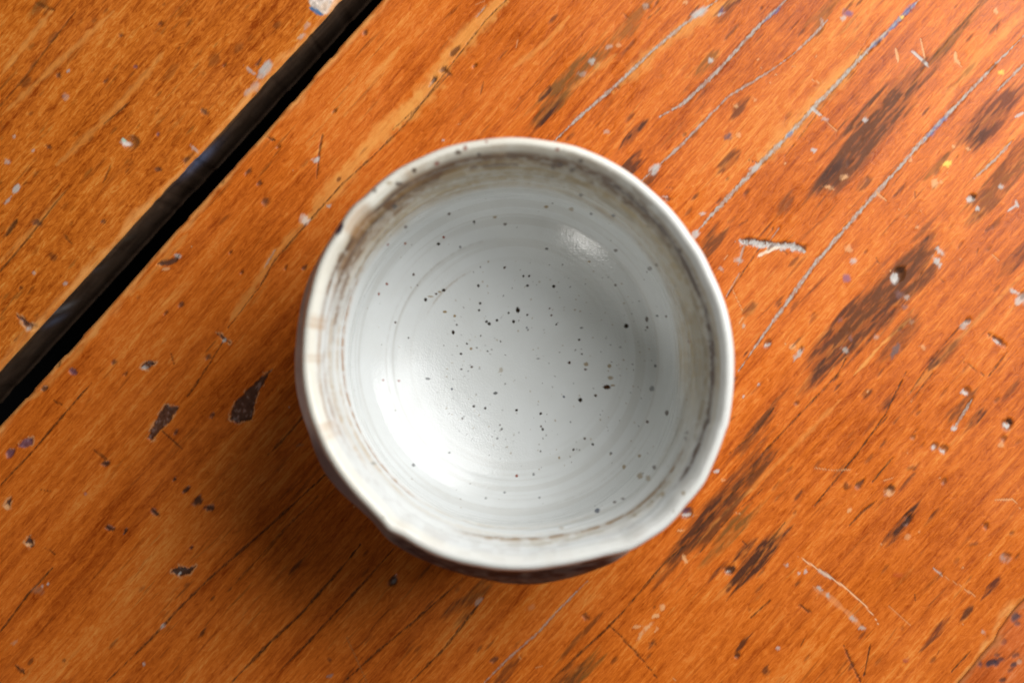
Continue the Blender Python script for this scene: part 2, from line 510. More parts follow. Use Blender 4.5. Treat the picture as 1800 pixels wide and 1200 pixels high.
for px, py, a, b, c, al in [(70, 12, 26, 7, DBROWN, 0.55), (92, 66, 12, 6, BROWN, 0.5), (46, 145, 10, 8, DBROWN, 0.5), (300, 130, 20, 5, BROWN, 0.4), (420, 85, 10, 6, BROWN, 0.5), (376, 105, 12, 7, BROWN, 0.5), (93, 452, 6, 8, DBROWN, 0.6), (487, 45, 8, 5, BROWN, 0.6)]:
    left.blob(px, py, a, b, c, al, 0, None, 0.45, 0.5, 2)

# long cracks
for pts, w, c, al, dp, dash in [
    ([(890, 0), (853, 37), (800, 105), (743, 180), (711, 220), (655, 275), (600, 325), (545, 386), (483, 457), (457, 503), (400, 577)], 4, CRACK, 0.75, 0.15, 0.25),
    ([(792, 128), (743, 180), (690, 228)], 2.5, CRACK, 0.7, 0.05, 0.3), ([(392, 600), (353, 663), (330, 695)], 4, CRACK, 0.8, 0.15, 0.3),
    ([(160, 673), (113, 727), (60, 790), (0, 853)], 4.5, CRACK, 0.85, 0.15, 0.15), ([(93, 997), (50, 1043), (0, 1110)], 5, CRACK, 0.85, 0.2, 0.1),
    ([(573, 833), (467, 930), (417, 973), (367, 1017), (320, 1063), (267, 1120), (187, 1198)], 5, CRACK, 0.85, 0.15, 0.2),
    ([(633, 957), (600, 998), (527, 1080), (473, 1130), (407, 1198)], 6, CRACK, 0.9, 0.2, 0.1), ([(693, 963), (640, 1023), (600, 1065), (540, 1130), (490, 1180)], 5, CRACK, 0.85, 0.2, 0.2),
    ([(560, 700), (500, 770), (470, 800)], 6, CRACK, 0.7, 0.1, 0.2), ([(560, 870), (500, 930), (400, 1040)], 5, CRACK, 0.6, 0.1, 0.3),
    ([(813, 1017), (733, 1087), (660, 1147), (610, 1193)], 5, CRACK, 0.85, 0.2, 0.25), ([(850, 1050), (780, 1140), (723, 1197)], 5, CRACK, 0.85, 0.2, 0.2), ([(770, 1045), (720, 1100)], 4, CRACK, 0.6, 0.1, 0.3),
    ([(1200, 960), (1167, 990), (1093, 1077), (1060, 1110), (967, 1197)], 5, CRACK, 0.85, 0.15, 0.2), ([(1593, 653), (1555, 730), (1510, 793), (1433, 887)], 4, CRACK, 0.85, 0.15, 0.15),
    ([(1487, 630), (1473, 657), (1420, 713), (1340, 797)], 4, CRACK, 0.8, 0.15, 0.2), ([(1360, 717), (1327, 760), (1283, 797)], 5, CRACK, 0.7, 0.1, 0.2), ([(1570, 803), (1533, 847)], 4, CRACK, 0.85, 0.15, 0), ([(1540, 880), (1515, 900), (1493, 923)], 4, CRACK, 0.85, 0.15, 0),
    ([(1325, 830), (1250, 905), (1190, 975)], 4, CRACK, 0.7, 0.1, 0.3), ([(1340, 860), (1290, 900), (1230, 970)], 3, CRACK, 0.7, 0.1, 0.3), ([(1380, 917), (1330, 985), (1278, 1055)], 4, CRACK, 0.7, 0.1, 0.2),
    ([(1060, 1087), (1100, 1127), (1130, 1160), (1160, 1197)], 4, CRACK, 0.8, 0.1, 0.3), ([(1483, 1133), (1497, 1165), (1513, 1197)], 6, DBROWN, 0.85, 0.15, 0), ([(1530, 1130), (1524, 1160), (1519, 1185)], 4, CRACK, 0.9, 0.15, 0),
    ([(1360, 400), (1315, 465), (1277, 523)], 3, CRACK, 0.75, 0.1, 0.3), ([(1353, 1055), (1320, 1085)], 3, CRACK, 0.8, 0.1, 0), ([(1705, 1145), (1672, 1180)], 4, CRACK, 0.85, 0.1, 0), ([(1405, 1062), (1425, 1076)], 4, CRACK, 0.8, 0.1, 0),
    ([(1720, 10), (1690, 45), (1640, 100), (1600, 150)], 4, CRACK, 0.6, 0.1, 0.3), ([(1620, 480), (1560, 560), (1500, 630)], 3, CRACK, 0.6, 0.1, 0.4), ([(1530, 60), (1500, 110), (1440, 195), (1380, 275)], 3, CRACK, 0.5, 0.1, 0.4),
    ([(1700, 560), (1650, 615), (1600, 690)], 3, CRACK, 0.6, 0.1, 0.3), ([(1770, 620), (1735, 665)], 4, CRACK, 0.7, 0.1, 0.2), ([(1640, 655), (1605, 700)], 4, CRACK, 0.7, 0.1, 0.2),
    ([(1695, 635), (1730, 660)], 2.5, CRACK, 0.6, 0.05, 0), ([(567, 237), (561, 270), (557, 313)], 5, CRACK, 0.75, 0.15, 0.1), ([(464, 238), (482, 247)], 6, CRACK, 0.9, 0.2, 0),
    ([(700, 770), (640, 830)], 3, CRACK, 0.6, 0.1, 0), ([(95, 703), (108, 712)], 2.5, CRACK, 0.7, 0.1, 0), ([(165, 790), (190, 810)], 5, CRACK, 0.6, 0.1, 0), ([(285, 757), (320, 790)], 4, CRACK, 0.7, 0.1, 0),
    ([(72, 860), (88, 863)], 2.5, CRACK, 0.6, 0.05, 0), ([(80, 962), (96, 974)], 3, CRACK, 0.7, 0.1, 0), ([(25, 1168), (42, 1182)], 7, CRACK, 0.9, 0.2, 0), ([(300, 620), (306, 640)], 3, CRACK, 0.6, 0.1, 0), ([(850, 143), (845, 165)], 4, BROWN, 0.7, 0.05, 0)]:
    main.stroke(pts, w * 0.8, c, al, dp, 0.5, 0.7, dash + 0.2)
for pts, w, al in [([(133, 20), (90, 75), (45, 135), (0, 187)], 4, 0.6), ([(227, 180), (205, 200), (183, 217)], 4, 0.7), ([(123, 327), (95, 360), (70, 393), (40, 430), (0, 477)], 4, 0.75), ([(30, 385), (12, 412)], 9, 0.85),
                   ([(195, 290), (182, 320)], 4, 0.6), ([(60, 5), (78, 12), (95, 18)], 6, 0.55), ([(112, 412), (126, 428)], 4, 0.6), ([(330, 0), (270, 60)], 3, 0.4), ([(0, 555), (30, 515)], 3, 0.5)]:
    left.stroke(pts, w, CRACK, al, 0.12, 0.5, 0.5, 0.15)

# cracks packed with pale dust, here and there blue
for pts, w, al in [
    ([(1262, 0), (1200, 45), (1150, 87), (1083, 150), (1017, 207), (970, 252)], 8, 0.9), ([(1392, -8), (1382, 0), (1327, 53), (1260, 127), (1200, 183), (1160, 205)], 9, 0.85),
    ([(1455, 35), (1433, 60), (1395, 95)], 7, 0.7), ([(1395, 95), (1357, 123), (1280, 170), (1200, 253), (1125, 320)], 7, 0.7),
    ([(1620, -4), (1583, 33), (1527, 87), (1490, 127), (1433, 187), (1387, 237), (1327, 297), (1277, 350), (1215, 418)], 10, 0.95),
    ([(1800, 63), (1750, 113), (1667, 200), (1617, 253), (1573, 303), (1533, 347), (1487, 400), (1433, 463), (1387, 527), (1343, 587), (1300, 650)], 9, 0.9),
    ([(1805, 108), (1783, 130), (1755, 158)], 7, 0.75), ([(1780, 247), (1750, 280), (1713, 313)], 8, 0.7), ([(1033, 1020), (980, 1073), (947, 1110), (893, 1157), (850, 1200)], 6, 0.55), ([(1710, 700), (1690, 733), (1677, 753)], 7, 0.7),
    ([(855, 10), (838, 30)], 4, 0.5), ([(483, 440), (465, 470)], 5, 0.5), ([(765, 138), (755, 152)], 5, 0.5), ([(1312, 420), (1298, 465)], 6, 0.5), ([(1300, 480), (1277, 520)], 3, 0.5), ([(1370, 400), (1352, 425)], 3, 0.5)]:
    main.stroke(pts, w * 0.85, CRACK, 0.6 * al, 0.22, 0.6, 0.6, 0.25, fr=1.6)
    main.stroke(pts, w * 0.62, DUST, al, -0.05, 0.6, 0.8, 0.5, fr=3.0)
for pts, w in [([(1612, 2), (1583, 33), (1560, 56)], 9), ([(1668, 200), (1645, 225), (1625, 245)], 9), ([(1375, 10), (1340, 42)], 6), ([(1392, 233), (1385, 240)], 6), ([(1560, 60), (1530, 85)], 5)]:
    main.stroke(pts, w * 0.8, BLUE, 0.75, 0, 0.7, 1.0, 0.5, fr=2)

# chips where the varnish and wood have broken out, glints painted in
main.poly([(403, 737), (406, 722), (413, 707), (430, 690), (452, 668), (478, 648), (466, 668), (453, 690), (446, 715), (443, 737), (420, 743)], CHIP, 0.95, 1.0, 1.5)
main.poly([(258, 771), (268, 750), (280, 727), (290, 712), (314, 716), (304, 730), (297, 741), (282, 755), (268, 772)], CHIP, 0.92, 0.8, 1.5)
main.stroke([(277, 464), (295, 462), (308, 457), (314, 449)], 9, CHIP, 0.9, 0.5, 0.4, 0.4)
main.blob(313, 450, 4, 7, WHITE, 0.7, 0, 70)
main.blob(291, 473, 7, 3, PALE, 0.7, 0, 10)
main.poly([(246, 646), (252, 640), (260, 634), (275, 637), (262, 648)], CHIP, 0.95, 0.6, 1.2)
main.blob(254, 646, 6, 3, WHITE, 0.65, 0, 15)
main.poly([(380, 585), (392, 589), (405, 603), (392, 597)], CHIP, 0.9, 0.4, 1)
main.blob(394, 598, 4, 3, WHITE, 0.7)
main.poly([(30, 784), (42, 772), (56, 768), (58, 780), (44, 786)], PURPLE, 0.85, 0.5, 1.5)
main.blob(17, 797, 9, 6, PURPLE, 0.85, 0.5)
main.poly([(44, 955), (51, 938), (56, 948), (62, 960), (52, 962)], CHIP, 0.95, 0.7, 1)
main.blob(51, 957, 7, 2.5, PALE, 0.8, 0, 0)
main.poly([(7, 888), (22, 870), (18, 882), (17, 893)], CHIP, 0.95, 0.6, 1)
main.blob(12, 890, 5, 5, PALE, 0.8)
for px, py, a, b, an in [(347, 880, 11, 6, 40), (327, 860, 8, 4, 40), (368, 892, 8, 5, 0), (193, 928, 8, 4, -15), (220, 934, 5, 3, 60), (272, 900, 8, 4, -45), (307, 842, 3, 3, 0), (336, 962, 3, 3, 0), (185, 815, 8, 4, 0)]:
    main.blob(px, py, a, b, CHIP * 0.6, 0.9, 0.4, an, 0.4, 0.6)
main.poly([(300, 1005), (315, 992), (328, 1000), (345, 992), (335, 1008), (318, 1014), (308, 1010)], CHIP * 0.7, 0.95, 0.7, 1.2)
main.blob(315, 1008, 4, 2, WHITE, 0.8)
main.blob(692, 1020, 10, 7, CHIP * 0.8, 0.9, 0.5, 60)
main.blob(692, 1022, 5, 3, GREY, 0.6)
main.blob(128, 653, 7, 5, PURPLE, 0.8, 0.4, -30)
main.blob(77, 683, 6, 5, CHIP, 0.8, 0.4, 40)
main.blob(100, 641, 6, 6, CHIP * 0.6, 0.9, 0.4, 60)
for px, py, r in [(220, 657, 4), (258, 642, 4), (318, 535, 6), (291, 550, 4), (405, 443, 4), (425, 478, 4), (437, 302, 6), (390, 322, 4), (456, 322, 5), (490, 258, 4), (502, 470, 4), (535, 470, 5), (588, 195, 4), (780, 123, 6), (763, 140, 6), (835, 115, 4), (642, 57, 5), (467, 355, 9), (200, 636, 5), (365, 628, 6), (373, 730, 5), (310, 760, 5)]:
    main.blob(px, py, r, r * 0.7, CHIP if r > 4 else BROWN, 0.75, 0.3, None, 0.5, 0.7)
main.blob(800, 90, 12, 5, BROWN, 0.85, 0.1)
main.blob(787, 127, 10, 4, BROWN, 0.7, 0.1, -40)
# dents on the left board, the largest with its lit side painted white
left.blob(231, 251, 15, 13, srgb(120, 84, 50), 0.35, 1.2, 30, 0.25, 0.15, 1, True)
left.blob(221, 252, 4, 9, WHITE, 0.75, 0, 75, 0.5, 0.4)
left.blob(218, 246, 3, 4, srgb(150, 205, 190), 0.7)
left.poly([(28, 552), (42, 560), (52, 566), (66, 572), (62, 579), (48, 580), (40, 568)], CHIP, 0.9, 0.6, 1.2)
left.blob(50, 578, 5, 4, WHITE, 0.6)
for px, py, a, b, c in [(360, 197, 8, 5, CHIP), (278, 298, 7, 5, CHIP), (187, 142, 4, 8, CHIP), (212, 62, 5, 4, CHIP), (87, 259, 9, 4, CHIP), (103, 133, 6, 5, CHIP), (238, 117, 4, 4, PURPLE), (278, 236, 5, 4, PURPLE), (395, 115, 5, 4, DBROWN), (328, 280, 5, 9, CHIP), (65, 391, 11, 7, CHIP), (181, 389, 5, 5, CHIP), (37, 506, 5, 4, DBROWN), (455, 110, 4, 10, CHIP), (283, 42, 5, 4, DBROWN)]:
    left.blob(px, py, a * 0.8, b * 0.75, c, 0.75, 0.2, None if c is not CHIP else -35, 0.5, 0.9)
for px, py, a, b, al in [(467, 121, 12, 8, 0.85), (460, 133, 8, 6, 0.6), (440, 125, 3, 11, 0.5), (447, 153, 12, 6, 0.5), (436, 163, 6, 5, 0.5), (28, 332, 8, 6, 0.85), (13, 353, 8, 3, 0.6), (14, 285, 5, 5, 0.5), (58, 265, 4, 3, 0.5), (116, 170, 6, 6, 0.3), (530, 65, 8, 4, 0.5), (342, 262, 3, 9, 0.5), (120, 125, 3, 3, 0.6), (115, 498, 4, 3, 0.6), (60, 480, 3, 3, 0.5), (25, 240, 3, 3, 0.5), (540, 45, 8, 4, 0.35)]:
    left.blob(px, py, a, b, WHITE * 0.9, al, -0.05, None, 0.4, 0.7)
left.poly([(545, -4), (602, -4), (588, 14), (573, 27), (560, 22), (547, 14)], srgb(196, 186, 174), 0.92, -0.1, 1.5)
left.stroke([(544, 13), (553, 19), (566, 27)], 8, srgb(44, 104, 150), 0.9, 0, 0.4, 0.5)
left.blob(570, 12, 10, 5, srgb(224, 190, 160), 0.5)

# dents with painted light and shade, scratches and paint specks on the right side
main.stroke([(1304, 425), (1322, 424), (1345, 427), (1365, 430), (1388, 431), (1412, 437)], 11, srgb(60, 50, 44), 0.8, 0.25, 0.4, 0.7, taper=False)  # shading along the top of the white scratch, painted dark
main.stroke([(1304, 428), (1322, 427), (1345, 430), (1365, 433), (1388, 434), (1411, 439)], 10, WHITE * 0.95, 0.95, 0, 0.5, 1.5, 0.25, taper=False, fr=2.2)
main.stroke([(1330, 452), (1348, 442), (1372, 434)], 7, srgb(226, 208, 182), 0.95, 0.1, 0.4, 0.8)
for pts, w, c, al in [
    ([(1603, 90), (1618, 103), (1634, 118)], 5, WHITE, 0.85), ([(1618, 68), (1622, 86), (1626, 104)], 3, PALE, 0.8), ([(1574, 85), (1577, 97), (1579, 109)], 4.5, PALE, 0.85), ([(1680, 92), (1680, 104), (1687, 111)], 5, PALE, 0.85),
    ([(1428, 190), (1444, 204)], 5, WHITE, 0.75), ([(1444, 204), (1470, 230)], 2, PALE, 0.6), ([(1427, 140), (1440, 146)], 3, PALE, 0.6), ([(1540, 338), (1558, 353)], 4, PALE, 0.7),
    ([(1403, 977), (1443, 1003), (1483, 1030), (1520, 1063), (1538, 1085), (1545, 1099)], 3.5, srgb(238, 186, 140), 0.9), ([(1435, 1000), (1465, 1018)], 5, DUST, 0.6),
    ([(1425, 1028), (1460, 1050), (1500, 1085), (1517, 1105)], 9, srgb(222, 160, 110), 0.30), ([(1750, 878), (1780, 877), (1794, 893)], 3, PALE, 0.7), ([(1640, 998), (1657, 1011)], 4, DUST, 0.7), ([(1655, 1010), (1690, 1030)], 1.5, PALE, 0.4),
    ([(1433, 822), (1463, 826), (1495, 825)], 3, PALE, 0.55), ([(1695, 1035), (1720, 1050)], 3, PALE, 0.55), ([(1562, 1065), (1600, 1098)], 3, PALE, 0.35), ([(610, 1120), (628, 1160), (645, 1199)], 2, srgb(170, 110, 60), 0.6), ([(1288, 510), (1305, 545)], 2, PALE, 0.6),
    ([(1745, 448), (1756, 458)], 2, PALE, 0.5), ([(1200, 975), (1208, 990)], 5, PALE, 0.8), ([(1800, 198), (1785, 206)], 5, WHITE, 0.7), ([(1785, 352), (1790, 366)], 6, WHITE, 0.8), ([(1772, 371), (1786, 361)], 4, WHITE, 0.8)]:
    main.stroke(pts, w, c, al, 0.04, 0.5, 0.6)
for px, py, r in [(1577, 486, 14), (1772, 744, 11), (1658, 789, 9), (1643, 784, 7), (1698, 687, 8), (1707, 349, 9), (1207, 899, 11), (1350, 604, 8), (1763, 770, 6), (1563, 862, 9), (1283, 1002, 8), (1767, 978, 10), (1660, 845, 6), (1605, 768, 5), (1400, 708, 5)]:
    main.blob(px, py, r, r * 0.85, srgb(92, 62, 44), 0.55, 0.05 * r, 45, 0.4, 0.5, 1, True)
for px, py, a, b, an, c, al in [
    (1573, 488, 8, 6, 100, WHITE, 0.95), (1583, 475, 7, 5, 0, CHIP * 0.4, 0.8), (1769, 748, 7, 4, 130, WHITE, 0.95), (1775, 740, 6, 4, 130, CHIP * 0.4, 0.9), (1655, 793, 6, 4, 150, WHITE, 0.9), (1640, 786, 5, 3, 60, WHITE, 0.7), (1696, 690, 6, 4, 150, WHITE, 0.85),
    (1704, 350, 7, 4, 0, WHITE, 0.8), (1712, 346, 4, 4, 0, CHIP * 0.5, 0.8), (1207, 904, 9, 3, 0, WHITE, 0.85), (1205, 896, 7, 5, 0, PURPLE, 0.8), (1350, 606, 5, 3, 20, WHITE, 0.8), (1392, 609, 6, 5, 0, PALE, 0.8), (1403, 622, 11, 4, 50, DUST, 0.85), (1409, 612, 6, 3, 60, CRACK, 0.8),
    (1573, 617, 15, 5, 62, srgb(96, 84, 84), 0.85), (1697, 570, 9, 5, 45, DUST, 0.75), (1702, 563, 5, 4, 40, CHIP, 0.7), (1753, 597, 14, 4, -35, CHIP, 0.85), (1752, 601, 8, 2, -35, WHITE, 0.75), (1647, 461, 9, 5, -60, WHITE, 0.9), (1651, 441, 9, 4, -45, WHITE, 0.75), (1793, 527, 14, 7, 45, WHITE, 0.8), (1797, 520, 8, 5, 45, CHIP, 0.6), (1783, 513, 8, 4, -20, WHITE, 0.85),
    (1230, 24, 13, 9, 30, WHITE, 0.95), (1268, 20, 8, 5, 50, srgb(80, 76, 110), 0.85), (1265, 26, 6, 3, 20, WHITE, 0.7), (1490, 24, 6, 8, 60, srgb(96, 84, 130), 0.8), (1483, 32, 5, 4, 0, WHITE, 0.7), (1445, 38, 4, 5, 0, WHITE, 0.5), (1585, 31, 4, 3, 0, YEL, 0.9), (1250, 107, 5, 4, 0, WHITE, 0.9), (1520, 210, 4, 4, 0, WHITE, 0.85),
    (1430, 264, 4, 4, 0, WHITE, 0.9), (1483, 312, 4, 7, 100, PALE, 0.8), (1457, 330, 8, 3, -15, PALE, 0.8), (1665, 288, 6, 5, 0, YEL, 1), (1643, 323, 6, 6, 0, PALE, 0.9), (1654, 320, 3, 3, 0, PALE, 0.6), (1718, 367, 4, 4, 0, WHITE, 0.85), (1758, 127, 5, 4, 0, YEL, 0.8), (1760, 329, 4, 4, 0, WHITE, 0.8), (1750, 20, 5, 4, 60, PALE, 0.8), (1600, 282, 3, 4, 0, PALE, 0.7),
    (1676, 258, 3, 3, 0, PALE, 0.8), (1701, 262, 4, 3, 0, PALE, 0.8), (1327, 176, 4, 4, 0, PALE, 0.7), (1293, 186, 5, 3, 0, PALE, 0.7), (1280, 240, 8, 5, 50, srgb(70, 70, 84), 0.8), (1297, 238, 4, 4, 0, PALE, 0.6), (1450, 210, 5, 4, 0, WHITE, 0.6), (1235, 376, 5, 3, 0, WHITE, 0.7), (1204, 5, 4, 3, 0, PALE, 0.7), (1150, 298, 9, 6, 45, WHITE, 0.9), (1326, 294, 8, 5, 45, WHITE, 0.7), (1222, 412, 8, 5, 45, WHITE, 0.8),
    (1490, 437, 7, 6, 0, PALE, 0.7), (1501, 460, 5, 5, 0, WHITE, 0.75), (1489, 490, 6, 6, 0, srgb(120, 86, 120), 0.75), (1580, 518, 8, 7, 0, srgb(124, 92, 92), 0.6), (1594, 522, 4, 4, 0, DUST, 0.6), (1589, 540, 5, 4, 0, srgb(140, 100, 90), 0.7), (1477, 563, 5, 4, 0, srgb(120, 80, 80), 0.7), (1484, 615, 6, 5, 0, DUST, 0.65), (1495, 595, 4, 4, 0, srgb(120, 84, 80), 0.7), (1540, 593, 4, 4, 0, DUST, 0.4), (1602, 567, 5, 4, 0, srgb(160, 120, 90), 0.7), (1622, 611, 6, 4, -40, PALE, 0.6),
    (1677, 753, 5, 4, 0, WHITE, 0.8), (1760, 782, 6, 5, 0, PALE, 0.7), (1612, 400, 4, 3, 0, PALE, 0.6), (1334, 675, 2.5, 2.5, 0, WHITE, 0.8), (1307, 697, 2.5, 2.5, 0, WHITE, 0.8), (1308, 573, 3, 5, 0, DUST, 0.7), (1298, 458, 4, 7, 80, DUST, 0.7), (1268, 473, 4, 4, 0, DUST, 0.6), (1225, 413, 6, 3, 50, WHITE, 0.6), (1260, 828, 5, 4, 0, WHITE, 0.9), (1270, 843, 4, 3, 0, PALE, 0.6),
    (1494, 897, 4, 4, 0, PALE, 0.8), (1564, 866, 6, 5, 0, PALE, 0.7), (1565, 858, 5, 5, 60, CHIP, 0.7), (1512, 850, 8, 5, 45, CHIP * 0.7, 0.85), (1596, 912, 9, 6, 60, CHIP * 0.6, 0.8), (1595, 942, 5, 6, 0, PALE, 0.5), (1283, 1000, 9, 6, 10, CHIP * 0.7, 0.85), (1280, 1004, 4, 2, 0, WHITE, 0.6), (1767, 978, 9, 8, 0, DUST, 0.35), (1768, 978, 4, 4, 0, srgb(180, 100, 50), 0.8), (1741, 975, 4, 2, 30, PALE, 0.5),
    (1383, 993, 4, 3, 0, DUST, 0.8), (1404, 1007, 3, 3, 0, WHITE, 0.7), (1416, 1004, 3, 4, 0, WHITE, 0.7), (1441, 1034, 6, 3, -40, DUST, 0.8), (1455, 1046, 5, 4, -40, DUST, 0.8), (1500, 1087, 6, 4, -45, DUST, 0.7), (1515, 1103, 5, 3, 0, DUST, 0.7), (1578, 1011, 8, 4, 0, srgb(170, 70, 20), 0.7), (1593, 1160, 5, 4, 0, srgb(150, 60, 50), 0.8), (1367, 1138, 3, 3, 0, WHITE, 0.6), (1728, 1110, 4, 4, 0, DUST, 0.5), (1295, 1151, 5, 5, 0, CHIP * 0.5, 0.9), (1733, 923, 5, 5, 0, DBROWN, 0.7), (1711, 956, 8, 3, 10, BROWN, 0.6), (1604, 822, 7, 5, 0, BROWN, 0.6), (1488, 853, 6, 5, 0, BROWN, 0.8),
    (1137, 1103, 8, 4, 55, PALE, 0.9), (1153, 1082, 7, 3, 20, PALE, 0.9), (1165, 1066, 5, 4, 60, PALE, 0.8), (1120, 1101, 3, 8, 100, PALE, 0.7), (1125, 1117, 8, 3, 60, PALE, 0.7), (1145, 1095, 4, 3, 0, PALE, 0.7), (1155, 1105, 3, 3, 0, PALE, 0.6), (933, 1067, 8, 5, 20, srgb(200, 130, 80), 0.6), (1195, 932, 5, 2, 0, PALE, 0.8), (840, 1058, 4, 8, 130, DUST, 0.5), (868, 1159, 6, 4, 30, CHIP, 0.8), (1028, 1083, 7, 4, -30, DBROWN, 0.7),
    (1040, 107, 5, 6, 60, DUST, 0.85), (1050, 115, 3, 7, 140, srgb(190, 150, 90), 0.6), (1070, 83, 6, 4, 20, DUST, 0.5), (1088, 81, 4, 4, 0, PALE, 0.6), (1135, 10, 7, 5, 20, DUST, 0.5), (1023, 130, 7, 4, 0, DUST, 0.4), (1140, 14, 3, 3, 0, CHIP, 0.6), (1067, 233, 5, 4, 0, DUST, 0.5), (1175, 350, 6, 4, 0, CHIP, 0.8), (1170, 346, 5, 2, 0, WHITE, 0.6), (780, 247, 3, 2, 0, WHITE, 0.7), (578, 362, 4, 3, 0, DUST, 0.8), (555, 281, 6, 5, 0, WHITE, 0.85), (537, 388, 9, 8, 20, srgb(226, 206, 188), 1.0),
    (67, 1037, 9, 7, 30, srgb(150, 110, 84), 0.6), (75, 1030, 2.5, 2.5, 0, WHITE, 0.7), (84, 1026, 2.5, 2.5, 0, WHITE, 0.7), (287, 1098, 5, 3, 50, WHITE, 0.7), (252, 1166, 2.5, 2.5, 0, WHITE, 0.7), (580, 1187, 3, 6, 110, GREY, 0.7), (26, 1128, 3, 6, 130, srgb(190, 150, 120), 0.5), (150, 867, 3, 3, 0, srgb(140, 110, 110), 0.6), (527, 782, 6, 2, 10, srgb(150, 110, 80), 0.6), (508, 715, 2, 2, 0, WHITE, 0.6), (113, 1160, 3, 3, 0, BROWN, 0.7), (355, 1112, 8, 3, None, CRACK, 0.8)]:
    dp = 0.25 if (c.sum() < 0.12) else -0.04
    main.blob(px, py, a, b, c, al * 0.92, dp, an, 0.5, 0.9)

# countless small nicks and specks, thicker on the sunny right half
rng = np.random.default_rng(7)
for k in range(620):
    x, y = rng.uniform(-40, 1840), rng.uniform(-40, 1240)
    dens = 0.25 + 0.75 * sstep(800, 1350, x)
    if rng.random() > dens: continue
    s = rng.random()
    if s < 0.74:
        main.blob(x, y, rng.uniform(3, 12) * (1 if s < 0.6 else 1.8), rng.uniform(1.4, 3.4), BROWN if s < 0.45 else DBROWN, rng.uniform(0.3, 0.75), 0.05, None, 0.5, 0.6, 2)
    elif s < 0.86:
        main.blob(x, y, rng.uniform(1.2, 2.6), rng.uniform(1.2, 2.2), PALE, rng.uniform(0.3, 0.8), -0.03, rng.uniform(0, 180), 0.5, 0.5)
    else:
        main.stroke([(x, y), (x + rng.uniform(-16, 16), y + rng.uniform(-14, 14))], 2.2, CRACK if s < 0.95 else PALE, rng.uniform(0.3, 0.7), 0.05, 0.5, 0.5)
for k in range(150):
    x, y = rng.uniform(-60, 620), rng.uniform(-60, 660)
    left.blob(x, y, rng.uniform(3, 13), rng.uniform(1.5, 3.5), BROWN if rng.random() < 0.6 else OLIVE, rng.uniform(0.25, 0.6), 0.04, None, 0.5, 0.6, 2)

# dark spots on the next board at the corner
for px, py, a, b, c, al in [(1790, 1086, 9, 7, srgb(52, 56, 66), 0.85), (1793, 1098, 5, 4, srgb(70, 60, 66), 0.7), (1747, 1167, 11, 5, srgb(44, 40, 50), 0.9), (1757, 1168, 6, 5, srgb(52, 44, 54), 0.8), (1765, 1161, 5, 4, srgb(66, 48, 50), 0.8), (1757, 1153, 5, 4, srgb(88, 56, 48), 0.7), (1727, 1169, 5, 6, srgb(74, 56, 62), 0.8), (1786, 1170, 6, 5, srgb(52, 50, 56), 0.85), (1790, 1153, 7, 4, srgb(86, 56, 48), 0.7), (1768, 1130, 6, 5, srgb(104, 64, 56), 0.6), (1767, 1198, 6, 4, srgb(56, 40, 36), 0.8), (1740, 1140, 3, 3, srgb(96, 60, 70), 0.6), (1796, 1165, 5, 4, srgb(190, 150, 120), 0.6), (1780, 1180, 5, 3, srgb(90, 60, 50), 0.5)]:
    right.blob(px, py, a, b, c, al, 0.1, 20, 0.5, 0.6)

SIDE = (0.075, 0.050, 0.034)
EDGE = srgb(226, 156, 84)
main.build(wood_material('orange_varnished_wood', 0.0, (1.0, 1.0, 1.0), 0.0), table, SIDE, EDGE)
# blue glints and pale flecks painted on the side wall of the left board
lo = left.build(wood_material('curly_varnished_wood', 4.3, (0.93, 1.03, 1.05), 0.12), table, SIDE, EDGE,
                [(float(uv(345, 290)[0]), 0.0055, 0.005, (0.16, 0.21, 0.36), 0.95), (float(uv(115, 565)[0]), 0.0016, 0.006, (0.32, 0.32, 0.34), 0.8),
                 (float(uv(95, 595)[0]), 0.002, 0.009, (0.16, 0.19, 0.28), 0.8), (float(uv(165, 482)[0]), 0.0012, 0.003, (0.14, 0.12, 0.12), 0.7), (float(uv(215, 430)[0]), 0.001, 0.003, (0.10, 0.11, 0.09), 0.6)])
ro = right.build(wood_material('dull_varnished_wood', 9.1, (0.90, 0.86, 1.6), -0.05), table, SIDE, srgb(180, 110, 60))
ro['label'] = 'duller speckled board at the corner'

# the unseen floor far below, coloured near black for the gap's shade
fm = Nodes('shade_black_floor')
fn = fm.noise(fm.coords(8, 8), 3)
fm.l(fm.ramp(fn, [(0.3, (0.004, 0.005, 0.007)), (0.7, (0.009, 0.010, 0.012))]), fm.b.inputs['Base Color'])
fm.b.inputs['Roughness'].default_value = 0.9
fv = np.array([(-4, -4, -0.74), (4, -4, -0.74), (4, 4, -0.74), (-4, 4, -0.74)], float)
fme = make_mesh('floor', fv, np.array([[0, 1, 2, 3]]))
fme.materials.append(fm.m)
floor = bpy.data.objects.new('floor', fme)
floor['kind'] = 'structure'
scene.collection.objects.link(floor)

# ------------------------------------------------------------------ the bowl
CX, CY = 905.0, 635.0                       # rim centre in the photograph
RIM_Z = 0.0600
SR = S * CAM_H / (CAM_H - RIM_Z)            # photograph pixels per metre at rim height
BX, BY = (CX - 900) / SR, (600 - CY) / SR

